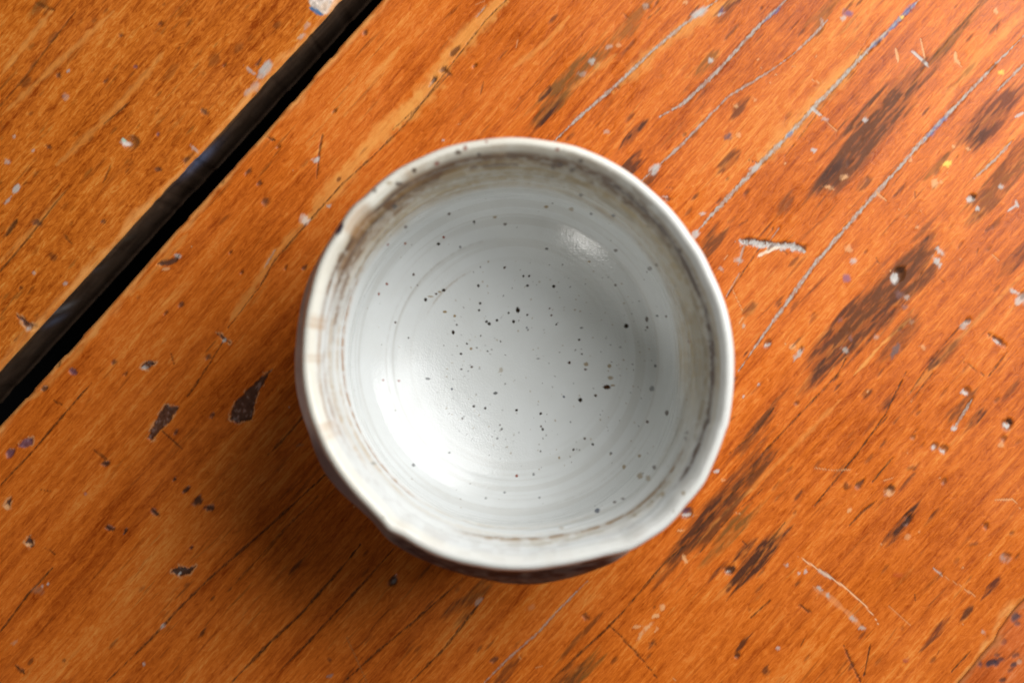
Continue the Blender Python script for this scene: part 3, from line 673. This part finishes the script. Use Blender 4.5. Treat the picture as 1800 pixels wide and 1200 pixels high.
outline = np.array([(900, 240), (837, 246), (781, 258), (736, 277), (698, 296), (664, 322), (640, 345), (621, 359), (606, 377), (597, 393), (584, 416), (570, 438), (557, 466), (549, 490),
                    (543, 516), (534, 557), (529.5, 602), (529, 659), (534, 695), (545, 737), (556, 765), (577, 807), (612, 857), (645, 893), (665, 914), (682, 934), (706, 944), (739, 964), (783, 983), (839, 996), (897, 1003),
                    (923, 1003), (970, 998), (1017, 990), (1063, 979), (1110, 968), (1145, 947), (1168, 932), (1190, 911), (1206, 890), (1226, 868), (1240, 849), (1252, 823), (1264, 795), (1276, 760), (1281, 749), (1288, 704),
                    (1291, 659), (1291, 625), (1286, 580), (1276, 535), (1264, 503), (1253, 479), (1237, 445), (1215, 413), (1181, 368), (1147, 335), (1102, 299), (1057, 274), (1012, 256), (967, 247), (922, 241)], float)
belly = np.array([(621, 364), (582, 420), (555, 463), (542, 490), (531, 524), (524, 557), (519, 598), (517, 640), (518, 665), (521, 692), (529, 726), (541, 760), (551, 792), (572, 829), (598, 862), (631, 892), (655, 914), (666, 928), (682, 947), (710, 966), (745, 984), (792, 1001), (838, 1014), (897, 1024),
                  (947, 1025), (993, 1018), (1040, 1004), (1077, 989), (1110, 966)], float)


def polar(pts):
    dx, dy = pts[:, 0] - CX, CY - pts[:, 1]
    th = np.arctan2(dy, dx) % (2 * math.pi)
    r = np.hypot(dx, dy)
    o = np.argsort(th)
    return th[o], r[o]


NT = 960
TH = np.arange(NT) * 2 * math.pi / NT


def per_interp(t, r):
    return np.interp(TH, np.concatenate([t - 2 * math.pi, t, t + 2 * math.pi]), np.tile(r, 3))


def smooth(a, n):
    k = np.hanning(2 * n + 3)[1:-1]; k /= k.sum()
    return np.convolve(np.concatenate([a[-n:], a, a[:n]]), k, 'same')[n:-n] if n > 0 else a


t_, r_ = polar(outline)
R_rim = smooth(per_interp(t_, r_), 4) / SR
R_low = smooth(R_rim, 60)                               # the softer outline deeper down
belly[:, 0] += np.where(belly[:, 0] < 560, 3.0, 0.0)
t_, r_ = polar(belly)
ZB = 0.047
SB = S * CAM_H / (CAM_H - ZB)
in_b = (TH > t_[0]) & (TH < t_[-1])
R_belly = np.where(in_b, np.interp(TH, t_, r_) / SB, R_rim * SR / SB - 0.0011)
R_belly = smooth(R_belly, 4)

prof = np.array([(0, 8.0), (6, 8.25), (12, 9.0), (18, 10.25), (23, 11.65), (27, 13.05), (31, 14.75), (34.6, 16.6), (37.2, 18.3), (39.2, 20.8), (40.5, 25.5), (41.4, 33), (42.4, 41), (43.4, 48), (44.5, 53), (45.7, 56.8), (46.9, 59.3), (48.1, 60.6), (49.2, 60.6), (49.8, 59.8), (50, 58.4),
                 (50.05, 56), (50.1, 52), (50.1, 47), (50.0, 40), (49.4, 31), (47.0, 21), (41.0, 11.0), (33.0, 5.8), (29.2, 4.2), (28.6, 2.5), (28.3, 0.9), (27.6, 0.25), (26.4, 0.15), (25.2, 0.4), (24.6, 1.6), (23.5, 2.6), (12, 2.9), (0, 3.0)], float) * 1e-3
I_LIP, I_FOOT = 20, 28                       # rim outer edge; where the foot ring begins


def catmull(p, n_per):
    out = []
    q = np.vstack([2 * p[0] - p[1], p, 2 * p[-1] - p[-2]])
    for k in range(len(p) - 1):
        a, b, c, d = q[k], q[k + 1], q[k + 2], q[k + 3]
        t = np.linspace(0, 1, n_per[k], endpoint=False)[:, None]
        out.append(0.5 * ((2 * b) + (c - a) * t + (2 * a - 5 * b + 4 * c - d) * t ** 2 + (3 * b - a - 3 * c + d) * t ** 3))
    out.append(p[-1:])
    return np.vstack(out)


seg = np.hypot(*np.diff(prof, axis=0).T)
n_per = [max(3, int(round(s / (0.00027 if k < 22 else 0.0008)))) for k, s in enumerate(seg)]
cum = np.concatenate([[0], np.cumsum(n_per)])
PR = catmull(prof, n_per)
NP_ = len(PR)
pr, pz = PR[:, 0], PR[:, 1]
idx = np.arange(NP_)
inner = idx <= cum[17]
outer = idx > cum[17]

T2 = TH[:, None] + 0 * pr[None, :]
r0 = pr[None, :] + 0 * T2
z0 = pz[None, :] + 0 * T2
dl = (R_rim - 0.05)[:, None]
ds = (R_low - 0.05)[:, None]
w_rim = sstep(0.050, 0.0595, z0)
w_mid = sstep(0.012, 0.052, z0)
rr = r0 + (dl * w_rim + ds * (1 - w_rim)) * w_mid
# on the outside: the belly swells beyond the rim at the lower left
wb = np.where(outer[None, :], sstep(0.0595, 0.049, z0) * sstep(0.006, 0.042, z0), 0)
wb = np.where(outer[None, :] & (z0 > ZB), 1 - sstep(ZB, 0.0598, z0), wb)
rr = rr + wb * (R_belly[:, None] - (0.0501 + dl * w_rim + ds * (1 - w_rim)))

# radius as it is read off the photograph (px) at each inner point: a handy ring coordinate
Rpx = pr * S * CAM_H / (CAM_H - pz)
RP = np.where(inner, Rpx, 999.0)[None, :] + 0 * T2
deg = np.degrees(T2)


def ang_in(a0, a1, soft):
    """1 between a0 and a1 degrees (counter-clockwise from the right)"""
    d = (deg - a0) % 360
    w = (a1 - a0) % 360
    return sstep(-soft, soft, np.where(d > 180 + w / 2, d - 360, d)) * (1 - sstep(w - soft, w + soft, np.where(d > 180 + w / 2, d - 360, d)))


def cnoise(ft, fr, seed, octv=3):
    """noise on the wall that closes round the circle"""
    s_, t_, amp = 0, 0, 1.0
    for k in range(octv):
        K = max(1, int(round(ft * 2.2))) * 2 ** k
        x, y = T2 / (2 * math.pi) * K, np.where(RP > 900, 0, RP) * fr * 2 ** k + 7.7 * k
        ix, iy = np.floor(x), np.floor(y)
        fx, fy = x - ix, y - iy
        fx = fx * fx * (3 - 2 * fx); fy = fy * fy * (3 - 2 * fy)
        a, b = hash2(ix % K, iy, seed + k), hash2((ix + 1) % K, iy, seed + k)
        c, d = hash2(ix % K, iy + 1, seed + k), hash2((ix + 1) % K, iy + 1, seed + k)
        s_ = s_ + amp * ((a + (b - a) * fx) * (1 - fy) + (c + (d - c) * fx) * fy)
        t_ += amp; amp *= 0.5
    return s_ / t_


wobR = (cnoise(1.3, 0.0, 77, 2) - 0.5) * 16           # rings that are not quite concentric
RW = RP + wobR
# throwing rings: shallow grooves in the wall and round the floor
groove = np.zeros_like(RP)
for rc, wd, dp in [(205, 6, 0.05), (216, 5, -0.03), (262, 5, 0.03), (283, 5, 0.03), (304, 4.5, 0.20), (318, 5, 0.10), (330, 5, 0.18), (341, 4, 0.14)]:
    groove += dp * 1e-3 * np.exp(-((RW - rc) / wd) ** 2) * (0.4 + 1.2 * cnoise(2.2, 0.004, int(rc), 2))
groove += (cnoise(1.0, 0.16, 91, 2) - 0.5) * (0.00003 * sstep(120, 200, RP) + 0.00014 * sstep(285, 305, RP))
groove += (cnoise(1.2, 0.5, 95, 2) - 0.5) * 0.00003 * sstep(150, 300, RP)
groove += (cnoise(1.5, 0.11, 97, 1) - 0.5) * (0.000035 * sstep(60, 150, RP) + 0.00005 * sstep(190, 240, RP))
groove *= 1 - 0.9 * ang_in(28, 92, 12) * sstep(180, 205, RP) * (1 - sstep(270, 290, RP))
groove = np.where(inner[None, :], groove, 0)
fade_lip = 1 - sstep(0.056, 0.0605, z0)
hand = (fbm(np.cos(T2) * 3 + 9, np.sin(T2) * 3 + z0 * 260, 66, 3) - 0.5) * 0.0009 * sstep(0.012, 0.03, z0)
rr = rr + groove * fade_lip * sstep(16e-3, 24e-3, z0) + hand * fade_lip * np.where(outer[None, :], 1.0, 0.7)
zz = z0 - groove * (1 - sstep(16e-3, 24e-3, z0)) * 1.0
rimwave = (fbm(np.cos(TH) * 2.2 + 4, np.sin(TH) * 2.2, 55, 2) - 0.5) * 0.0010
zz = zz + rimwave[:, None] * sstep(0.045, 0.06, z0)
rr = np.maximum(rr, 0.00002)
rr[:, 0] = 0.00002
rr[:, -1] = 0.00002
PX, PY = BX + rr * np.cos(T2), BY + rr * np.sin(T2)
P3 = np.stack([PX, PY, zz], -1)

# ---- glaze colours
Bc = np.array((0.685, 0.705, 0.70))
CREAM = srgb(226, 220, 204); TAN = srgb(176, 150, 100); UMBER = srgb(116, 82, 42); DKB = srgb(70, 48, 42); ROSE = srgb(140, 84, 66)
col = np.ones(RP.shape + (3,)) * Bc


def lay(m, c):
    global col
    m = np.clip(m, 0, 1)[..., None]
    col = col * (1 - m) + np.asarray(c) * m


soft_n = cnoise(5, 0.03, 201, 3)
fine_n = 1.15 * sstep(0.30, 0.68, cnoise(80, 0.16, 205, 3))
streak_n = sstep(0.2, 0.8, cnoise(2.5, 0.22, 209, 3))
blot = cnoise(42, 0.09, 213, 3)
# a tan wash on the upper wall
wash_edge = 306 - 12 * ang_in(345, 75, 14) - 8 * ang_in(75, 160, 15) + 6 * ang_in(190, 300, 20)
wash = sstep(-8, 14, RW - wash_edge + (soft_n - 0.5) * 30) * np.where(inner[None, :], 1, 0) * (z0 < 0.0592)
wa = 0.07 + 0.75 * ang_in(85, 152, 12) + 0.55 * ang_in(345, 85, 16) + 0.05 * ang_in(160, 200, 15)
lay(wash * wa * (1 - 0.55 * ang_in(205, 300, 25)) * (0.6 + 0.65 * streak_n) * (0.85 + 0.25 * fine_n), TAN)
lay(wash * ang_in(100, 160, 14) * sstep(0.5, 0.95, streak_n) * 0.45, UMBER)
ringt = cnoise(1.6, 0.13, 271, 2)
lay(sstep(0.56, 0.72, ringt) * sstep(150, 215, RP) * np.where(inner[None, :], 1, 0) * 0.14, srgb(150, 140, 120))
# rusty band under the lip
for a0, a1, rc, wd, al, c in [(58, 128, 352, 14, 1.0, UMBER), (64, 118, 366, 6, 0.8, UMBER), (108, 152, 345, 8, 1.0, UMBER), (118, 158, 334, 5, 0.8, UMBER), (112, 162, 350, 2.2, 1.3, srgb(84, 56, 34)), (116, 158, 337, 2.0, 1.2, srgb(84, 56, 34)), (70, 122, 371, 2.5, 1.2, srgb(84, 58, 40)), (135, 172, 325, 2.0, 0.9, srgb(120, 84, 52)), (120, 170, 322, 3, 0.7, UMBER), (130, 165, 313, 3, 0.5, UMBER), (150, 200, 352, 3, 0.5, srgb(160, 120, 80)), (60, 120, 322, 10, 0.4, srgb(140, 120, 84)), (112, 168, 328, 4, 0.55, UMBER), (140, 205, 340, 3, 0.40, srgb(150, 112, 78)), (22, 66, 347, 9, 0.85, srgb(92, 70, 58)), (30, 62, 338, 4, 0.6, UMBER),
                              (326, 34, 346, 4.5, 1.4, srgb(84, 56, 36)), (335, 25, 334, 5, 0.6, srgb(130, 112, 78)), (150, 232, 306, 3.2, 0.9, srgb(160, 122, 86)), (165, 228, 316, 3, 0.5, srgb(176, 146, 108)), (160, 215, 330, 4, 0.45, srgb(176, 146, 108)), (195, 290, 318, 3, 0.25, srgb(190, 170, 140)), (255, 332, 326, 3.2, 1.0, srgb(140, 110, 72)), (270, 330, 334, 5, 0.5, srgb(160, 140, 100)), (236, 300, 304, 2.5, 0.35, srgb(180, 160, 130)),
                              (20, 70, 298, 3, 0.25, UMBER), (325, 25, 305, 4, 0.35, srgb(150, 132, 100)), (100, 170, 214, 2, 0.22, srgb(150, 140, 125)), (150, 250, 225, 2, 0.14, srgb(150, 140, 125)), (230, 330, 262, 2, 0.12, srgb(150, 140, 125)), (118, 150, 172, 2.0, 0.35, srgb(150, 126, 96))]:
    m = np.exp(-((RP + wobR * 0.5 - rc) / wd) ** 2) * ang_in(a0, a1, 9) * al * (0.55 + 0.65 * fine_n) * (0.6 + 0.6 * soft_n)
    lay(m * np.where(inner[None, :], 1, 0), c)
# mottled freckles in the band at the top and left
lay(sstep(0.54, 0.66, blot) * sstep(326, 338, RP) * (1 - sstep(362, 374, RP)) * (0.12 + 0.88 * ang_in(48, 150, 10)) * 0.85 * np.where(inner[None, :], 1, 0), srgb(104, 70, 36))
lay(sstep(0.58, 0.72, cnoise(9, 0.06, 231, 3)) * sstep(285, 300, RP) * (RP < 345) * ang_in(345, 70, 12) * 0.4, srgb(138, 122, 90))
# the lip: creamy, breaking to brown in places
lip = sstep(0.0575, 0.0600, z0)
lay(lip * 0.75 * (0.35 + 0.65 * ang_in(60, 240, 30)), CREAM)
lay(sstep(0.0535, 0.057, z0) * np.where(inner[None, :], 1, 0.5) * sstep(0.46, 0.72, fbm(np.cos(T2) * 11, np.sin(T2) * 11, 241, 4)) * (0.05 + 0.5 * ang_in(95, 205, 15)), srgb(178, 140, 100))
# outside: dark where the glaze is thin below the lip at the lower left
out = np.where(outer[None, :], 1.0, 0.0)
below = out * (1 - sstep(0.0575, 0.0598, z0 + (fbm(np.cos(T2) * 14, np.sin(T2) * 14, 251, 3) - 0.5) * 0.0022))
lay(below * 0.85, srgb(190, 186, 178))
lay(below * 0.8 * ang_in(120, 222, 10), srgb(198, 202, 208))
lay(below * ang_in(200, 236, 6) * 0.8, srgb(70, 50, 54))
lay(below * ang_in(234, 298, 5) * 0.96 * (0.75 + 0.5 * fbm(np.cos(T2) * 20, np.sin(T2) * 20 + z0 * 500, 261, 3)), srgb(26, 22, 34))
lay(out * sstep(0.006, 0.0045, z0), srgb(150, 120, 90))

# specks of iron: (x, y, half sizes, colour key, strength), measured on the photograph
SPK = {'k': srgb(46, 34, 25), 't': srgb(150, 128, 90), 'r': srgb(140, 70, 50), 'b': srgb(70, 44, 26), 'g': srgb(110, 112, 112), 'u': srgb(70, 78, 96)}
spk = [(910, 545, 4, 5.5, 'k', 1), (903, 565, 3, 3, 'k', 1), (927, 553, 2.6, 2.2, 'k', .9), (966, 542, 2, 2, 'b', .8), (969, 554, 2.2, 2, 'b', .8), (978, 570, 2, 2, 'k', .9), (926, 576, 2, 2, 'u', .8), (1022, 576, 3, 2, 'g', .8), (1018, 597, 2.3, 2.3, 'k', .9),
       (1001, 637, 2.6, 2.8, 'b', 1), (1030, 640, 4.5, 4, 't', .8), (1029, 649, 2.6, 2.6, 'b', .8), (1071, 643, 3.5, 4, 't', .8), (1073, 664, 5, 4, 't', .7), (1067, 680, 7, 4.5, 'b', 1), (1077, 677, 4, 2, 't', .8), (1047, 695, 2.8, 2.6, 'k', .9), (1020, 702.6, 4, 4, 'k', 1), (991, 697, 2.2, 2.2, 'u', .9),
       (908, 720.6, 2.8, 2.4, 'k', 1), (950.6, 726.7, 2.8, 2.4, 'k', 1), (954, 754, 2.6, 2.6, 'k', .9), (951, 749, 2.3, 2, 'b', .9), (1101, 572.5, 4.6, 4.6, 'k', 1), (1137, 561, 2.8, 5, 'b', .8), (1138, 575, 2.6, 2.6, 'b', .7), (1155, 555, 2.6, 2.6, 'g', .9), (1171, 556, 2.6, 2.6, 'b', .7), (1146, 683, 5, 5, 'g', .7), (1152, 643, 2.8, 3, 'g', .8),
       (1172, 726, 3.6, 5.5, 'b', .8), (1138, 741, 2.8, 3, 'b', .8), (1211, 600, 2.8, 3, 'r', .8), (1023, 622, 1.9, 1.9, 'k', .8), (946, 630, 3, 2, 'g', .6), (1082, 501, 2.6, 2.6, 'b', .7), (927, 502, 2.8, 2.4, 'k', .95), (973.5, 503, 3.2, 3, 'k', 1), (920, 485, 2.2, 2.2, 'k', 1), (930, 485, 2.2, 2.2, 'k', 1),
       (780, 510, 3.8, 2.8, 'k', 1), (773, 513, 4, 1.8, 't', .8), (766.6, 516.5, 3, 2, 'b', .9), (757, 521, 6, 1.6, 't', .8), (748, 526.7, 3, 3.4, 'k', 1), (841, 502, 2.6, 2.8, 'k', .9), (844, 533, 2.6, 2.4, 'k', .9), (842, 545, 2.4, 2.4, 'k', .9), (782, 548, 3.6, 2.4, 't', 1), (799, 555, 2.6, 2.6, 't', 1), (855, 565, 2.8, 2.4, 'k', .9), (860, 569, 3.4, 3.2, 'k', .95), (873.5, 563, 2.6, 2.4, 'k', .95), (894, 550, 2.2, 2.2, 'k', .9),
       (796.5, 584, 3.2, 3.8, 'k', 1), (803, 571, 2, 2, 'k', .8), (718, 593.5, 1.9, 2, 'k', .9), (695, 566.5, 2.4, 2.2, 'b', .9), (680, 499, 2.6, 2.6, 'r', .9), (666, 516.5, 2.4, 3.2, 'r', .8), (820.6, 604, 2, 2, 'k', .9), (810.5, 621.6, 2.1, 2.1, 'k', 1), (828, 612.6, 2.6, 2.4, 't', .9), (829.6, 644.6, 2.2, 2.2, 'b', .9), (811, 648.6, 2.2, 2, 'k', .8),
       (752, 665.5, 4.5, 2.6, 'g', .9), (794, 683.5, 2.3, 2.3, 'u', .9), (871, 690.7, 4.4, 2.8, 'g', 1), (832.5, 714, 3, 2.6, 'k', .9), (853, 717, 2.4, 2.4, 'k', .9), (813, 735, 2.4, 2.6, 'k', .7), (882, 754, 2.4, 2.4, 'k', .8), (880.7, 650, 4, 4.5, 't', .5), (701, 669, 2.8, 2.8, 'r', .6), (673.7, 667.7, 2.2, 3, 'r', .6), (880, 600, 1.8, 1.8, 'k', .7), (857, 617, 1.8, 1.8, 'k', .8), (845, 590, 1.8, 1.8, 'k', .8),
       (771, 429, 4, 2.8, 'k', 1), (780, 417, 2.6, 2.6, 'r', 1), (727, 482.5, 2.6, 2.6, 'b', .9), (712, 428, 2.8, 2.8, 'r', .8), (887, 470, 2.6, 2.6, 'b', .9), (888, 394, 4, 3, 'b', .7), (833.6, 390, 2.6, 2.6, 'k', .9), (789.5, 376, 3.2, 3, 'b', .8), (809, 434, 2.6, 2.8, 'g', .8), (870, 382, 4, 2.6, 't', .8), (682, 430, 3, 3, 'r', .7), (694, 363, 5, 4, 'k', .8), (728, 300, 5, 5, 'b', .9), (701, 323, 7, 4, 'b', .8), (658, 335, 5, 4.5, 'b', .7),
       (768, 287.5, 5, 4, 'r', .9), (805, 268, 6, 4.5, 'b', .8), (818, 260.5, 4, 5, 'r', .8), (855, 249, 3, 3, 'r', .7), (842, 272, 4, 4, 'b', .7), (713, 399, 3.4, 3.4, 'b', .7), (684, 322, 7, 4, 't', .6), (961, 437, 3, 2.4, 'k', .8), (1021, 343, 3.8, 3, 'k', .7), (1078, 379, 4, 3, 'u', .7), (1082, 440, 4, 3, 'b', .7), (980, 263, 4, 4, 'r', .8), (1021, 283, 5, 4, 'b', .8), (973, 294, 5, 5, 'b', .6), (985, 290, 5, 4, 'b', .6), (1006, 299, 7, 4.5, 'b', .7),
       (960, 364, 4, 3, 't', .9), (1039, 376, 3, 3, 'g', .8), (1154, 466, 3, 3, 'b', .7), (1142, 472, 4.5, 4, 'b', .7), (1035, 460, 3.4, 2, 't', .9), (1004, 368, 5, 4, 't', .6), (1195, 441, 4.5, 5, 'b', .7), (727, 817, 3.6, 3, 'g', .8), (657, 814, 5, 3.4, 'g', .6), (790, 795, 2.4, 2, 'g', .8), (887, 865, 2.8, 2.2, 'g', .7), (854, 875, 2.6, 2.6, 'g', .6), (874, 770, 2.4, 2.4, 'g', .7),
       (908, 836, 3, 2.4, 'r', 1), (938, 833, 2.6, 3, 'g', .7), (950, 792.7, 2.1, 2.1, 'k', .8), (1008, 790, 2.4, 2.4, 'k', .9), (1042, 780.5, 2.6, 2.6, 'k', .9), (1028, 770.5, 2.6, 2.4, 'b', .8), (983, 804, 2.4, 2.4, 't', .8), (1097, 820, 3.6, 4, 't', .8), (1150, 821, 4, 4.4, 'b', .8), (1125, 836, 5.5, 6, 't', .8), (1139, 840, 5, 6, 't', .7), (1050, 897, 5.2, 4.8, 'u', 1), (1080, 882, 3.8, 3, 'b', .8), (1095, 876, 4, 2.4, 'b', .7),
       (1074, 796, 2.6, 2.6, 'g', .8), (1124, 801, 3.2, 3, 't', .8), (948, 874, 2.6, 2.2, 'g', .7), (987, 927, 5, 3, 't', .5), (1115, 905, 5, 4, 't', .5), (1165, 868, 4.5, 6, 't', .7), (1201, 866, 4, 4, 't', .8), (1146, 881, 4, 3, 't', .6), (1208, 760, 3, 4, 'b', .5), (1112, 640, 2, 2, 'g', .6), (1090, 610, 2.4, 2.4, 'g', .5), (1205, 770, 3, 5, 'b', .5), (1247, 600, 3, 3, 'b', .5), (1245, 740, 4, 6, 'b', .6), (597, 402, 6, 13, 'P', 1)]
# where each surface point appears when seen from straight above the table (used to find the measured spots)
sc_ = S * CAM_H / (CAM_H - zz)
QX, QY = 900 + PX * sc_, 600 - PY * sc_
top_side = idx <= cum[21]
for (x, y, a, b, k, al) in spk:
    th0 = math.atan2(CY - y, x - CX) % (2 * math.pi)
    rad = math.hypot(x - CX, y - CY)
    di = int(NT * min(0.5, 26 / max(rad, 8) / (2 * math.pi) + 0.01)) + 2
    rows = (int(round(th0 / (2 * math.pi) * NT)) + np.arange(-di, di + 1)) % NT
    rows = np.unique(rows)
    dx, dy = QX[rows][:, top_side] - x, QY[rows][:, top_side] - y
    if k == 'P':
        an = math.radians(25); dx, dy = dx * math.cos(an) + dy * math.sin(an), -dx * math.sin(an) + dy * math.cos(an)
    q = np.hypot(dx / (a * 0.98), dy / (b * 0.98))
    q = q + (fbm(QX[rows][:, top_side] * 0.35, QY[rows][:, top_side] * 0.35, 300, 2) - 0.5) * 0.5
    m = (1 - sstep(0.55, 1.25, q)) * al
    ccol = srgb(60, 50, 66) if k == 'P' else SPK[k]
    sub = col[np.ix_(rows, np.where(top_side)[0])]
    col[np.ix_(rows, np.where(top_side)[0])] = sub * (1 - m[..., None]) + ccol * m[..., None]

rs = np.random.default_rng(21)
for k in range(300):
    rad = 345 * math.sqrt(rs.random()) if k > 200 else 200 * math.sqrt(rs.random())
    an = rs.uniform(0, 2 * math.pi)
    x, y = 965 + rad * math.cos(an) if k <= 200 else CX + rad * math.cos(an), CY + rad * math.sin(an)
    if math.hypot(x - CX, y - CY) > 345: continue
    th0 = math.atan2(CY - y, x - CX) % (2 * math.pi)
    rq = math.hypot(x - CX, y - CY)
    di = int(NT * min(0.5, 8 / max(rq, 6) / (2 * math.pi) + 0.008)) + 2
    rows = np.unique((int(round(th0 / (2 * math.pi) * NT)) + np.arange(-di, di + 1)) % NT)
    j0 = max(0, int(np.searchsorted(Rpx[:cum[14]], rq - 12))); j1 = int(np.searchsorted(Rpx[:cum[14]], rq + 12))
    sub = np.ix_(rows, np.arange(j0, j1))
    w = rs.uniform(1.1, 2.0)
    m = (1 - sstep(0.5, 1.3, np.hypot(QX[sub] - x, QY[sub] - y) / w)) * rs.uniform(0.15, 0.6)
    cc = SPK['ttgbk'[rs.integers(5)]]
    col[sub] = col[sub] * (1 - m[..., None]) + cc * m[..., None]

# ---- material
G = Nodes('speckled_glaze')
ga = G.n('ShaderNodeVertexColor', layer_name='glaze')
vor = G.n('ShaderNodeTexVoronoi')
vor.inputs['Scale'].default_value = 300
G.l(G.tc.outputs['Object'] if hasattr(G, 'tc') else G.coords(1, 1), vor.inputs['Vector'])
keep = G.n('ShaderNodeSeparateColor')
G.l(vor.outputs['Color'], keep.inputs[0])
rad_ = G.math('MULTIPLY', G.ramp(keep.outputs[0], [(0.55, (0, 0, 0)), (1.0, (1, 1, 1))]), 0.16)
dot = G.math('SUBTRACT', rad_, vor.outputs['Distance'])
dot = G.math('MULTIPLY', dot, 14.0, True)
dotc = G.mix(keep.outputs[1], (0.10, 0.08, 0.06), (0.36, 0.30, 0.20))
base = G.mix(G.math('MULTIPLY', dot, 0.4), ga.outputs['Color'], dotc)
tone = G.noise(G.coords(70, 70, 70), 4, 0.6, 0.6)
base = G.mix(1.0, base, G.ramp(tone, [(0.3, (0.955, 0.955, 0.945)), (0.7, (1.02, 1.025, 1.03))]), 'MULTIPLY')
G.l(base, G.b.inputs['Base Color'])
pit = G.noise(G.coords(1900, 1900, 1900), 2, 0.6)
und = G.noise(G.coords(260, 260, 420), 3, 0.55)
hh = G.math('ADD', G.math('MULTIPLY', pit, 0.6), G.math('MULTIPLY', und, 0.6))
bp = G.n('ShaderNodeBump')
bp.inputs['Strength'].default_value = 0.5
bp.inputs['Distance'].default_value = 0.00016
G.l(hh, bp.inputs['Height'])
G.l(bp.outputs[0], G.b.inputs['Normal'])
G.b.inputs['Roughness'].default_value = 0.13
G.b.inputs['IOR'].default_value = 1.5
G.b.inputs['Specular IOR Level'].default_value = 0.34

OUT = Nodes('thin_matte_glaze')
oa = OUT.n('ShaderNodeVertexColor', layer_name='glaze')
on = OUT.noise(OUT.coords(240, 240, 240), 4, 0.6)
OUT.l(OUT.mix(1.0, oa.outputs['Color'], OUT.ramp(on, [(0.3, (0.8, 0.8, 0.8)), (0.7, (1.1, 1.1, 1.1))]), 'MULTIPLY'), OUT.b.inputs['Base Color'])
OUT.b.inputs['Roughness'].default_value = 0.55
OUT.b.inputs['Specular IOR Level'].default_value = 0.2

# ---- split the wall into its parts, keeping one continuous shading
quads = grid_quads(NT, NP_, True)
d_t = np.roll(P3, -1, 0) - np.roll(P3, 1, 0)
d_s = np.empty_like(P3)
d_s[:, 1:-1] = P3[:, 2:] - P3[:, :-2]
d_s[:, 0] = P3[:, 1] - P3[:, 0]
d_s[:, -1] = P3[:, -1] - P3[:, -2]
nrm = np.cross(d_s, d_t)
nrm[:, :2] = (0, 0, 1)
nrm[:, -2:] = (0, 0, -1)
nrm /= np.linalg.norm(nrm, axis=-1, keepdims=True) + 1e-20
flip = nrm[0, NP_ // 12, 2] < 0
if flip:
    nrm[:, 2:-2] *= -1

bowl = bpy.data.objects.new('tea_bowl', None)
bowl.location = (BX, BY, 0)
scene.collection.objects.link(bowl)
bowl['label'] = 'speckled off-white stoneware tea bowl with brown-edged uneven rim'
bowl['category'] = 'bowl'
colL = np.concatenate([col, np.ones(col.shape[:2] + (1,))], -1)
for nm, j0, j1, lab in [('interior', 0, cum[14], None), ('rim', cum[14], cum[20], None), ('outer_wall', cum[20], cum[I_FOOT], 'outer wall with dark brown band under the rim'), ('foot_ring', cum[I_FOOT], NP_ - 1, None)]:
    sub = P3[:, j0:j1 + 1] - np.array((BX, BY, 0))
    nvv = sub.shape[1]
    q = grid_quads(NT, nvv, True)
    if not flip:
        q = q[:, ::-1]
    me = make_mesh(nm, sub.reshape(-1, 3), q)
    color_attr(me, 'glaze', colL[:, j0:j1 + 1].reshape(-1, 4))
    me.normals_split_custom_set_from_vertices(nrm[:, j0:j1 + 1].reshape(-1, 3).astype(np.float32))
    me.materials.append(OUT.m if nm in ('outer_wall', 'foot_ring') else G.m)
    o = bpy.data.objects.new(nm, me)
    scene.collection.objects.link(o)
    o.parent = bowl
    if lab:
        o['label'] = lab
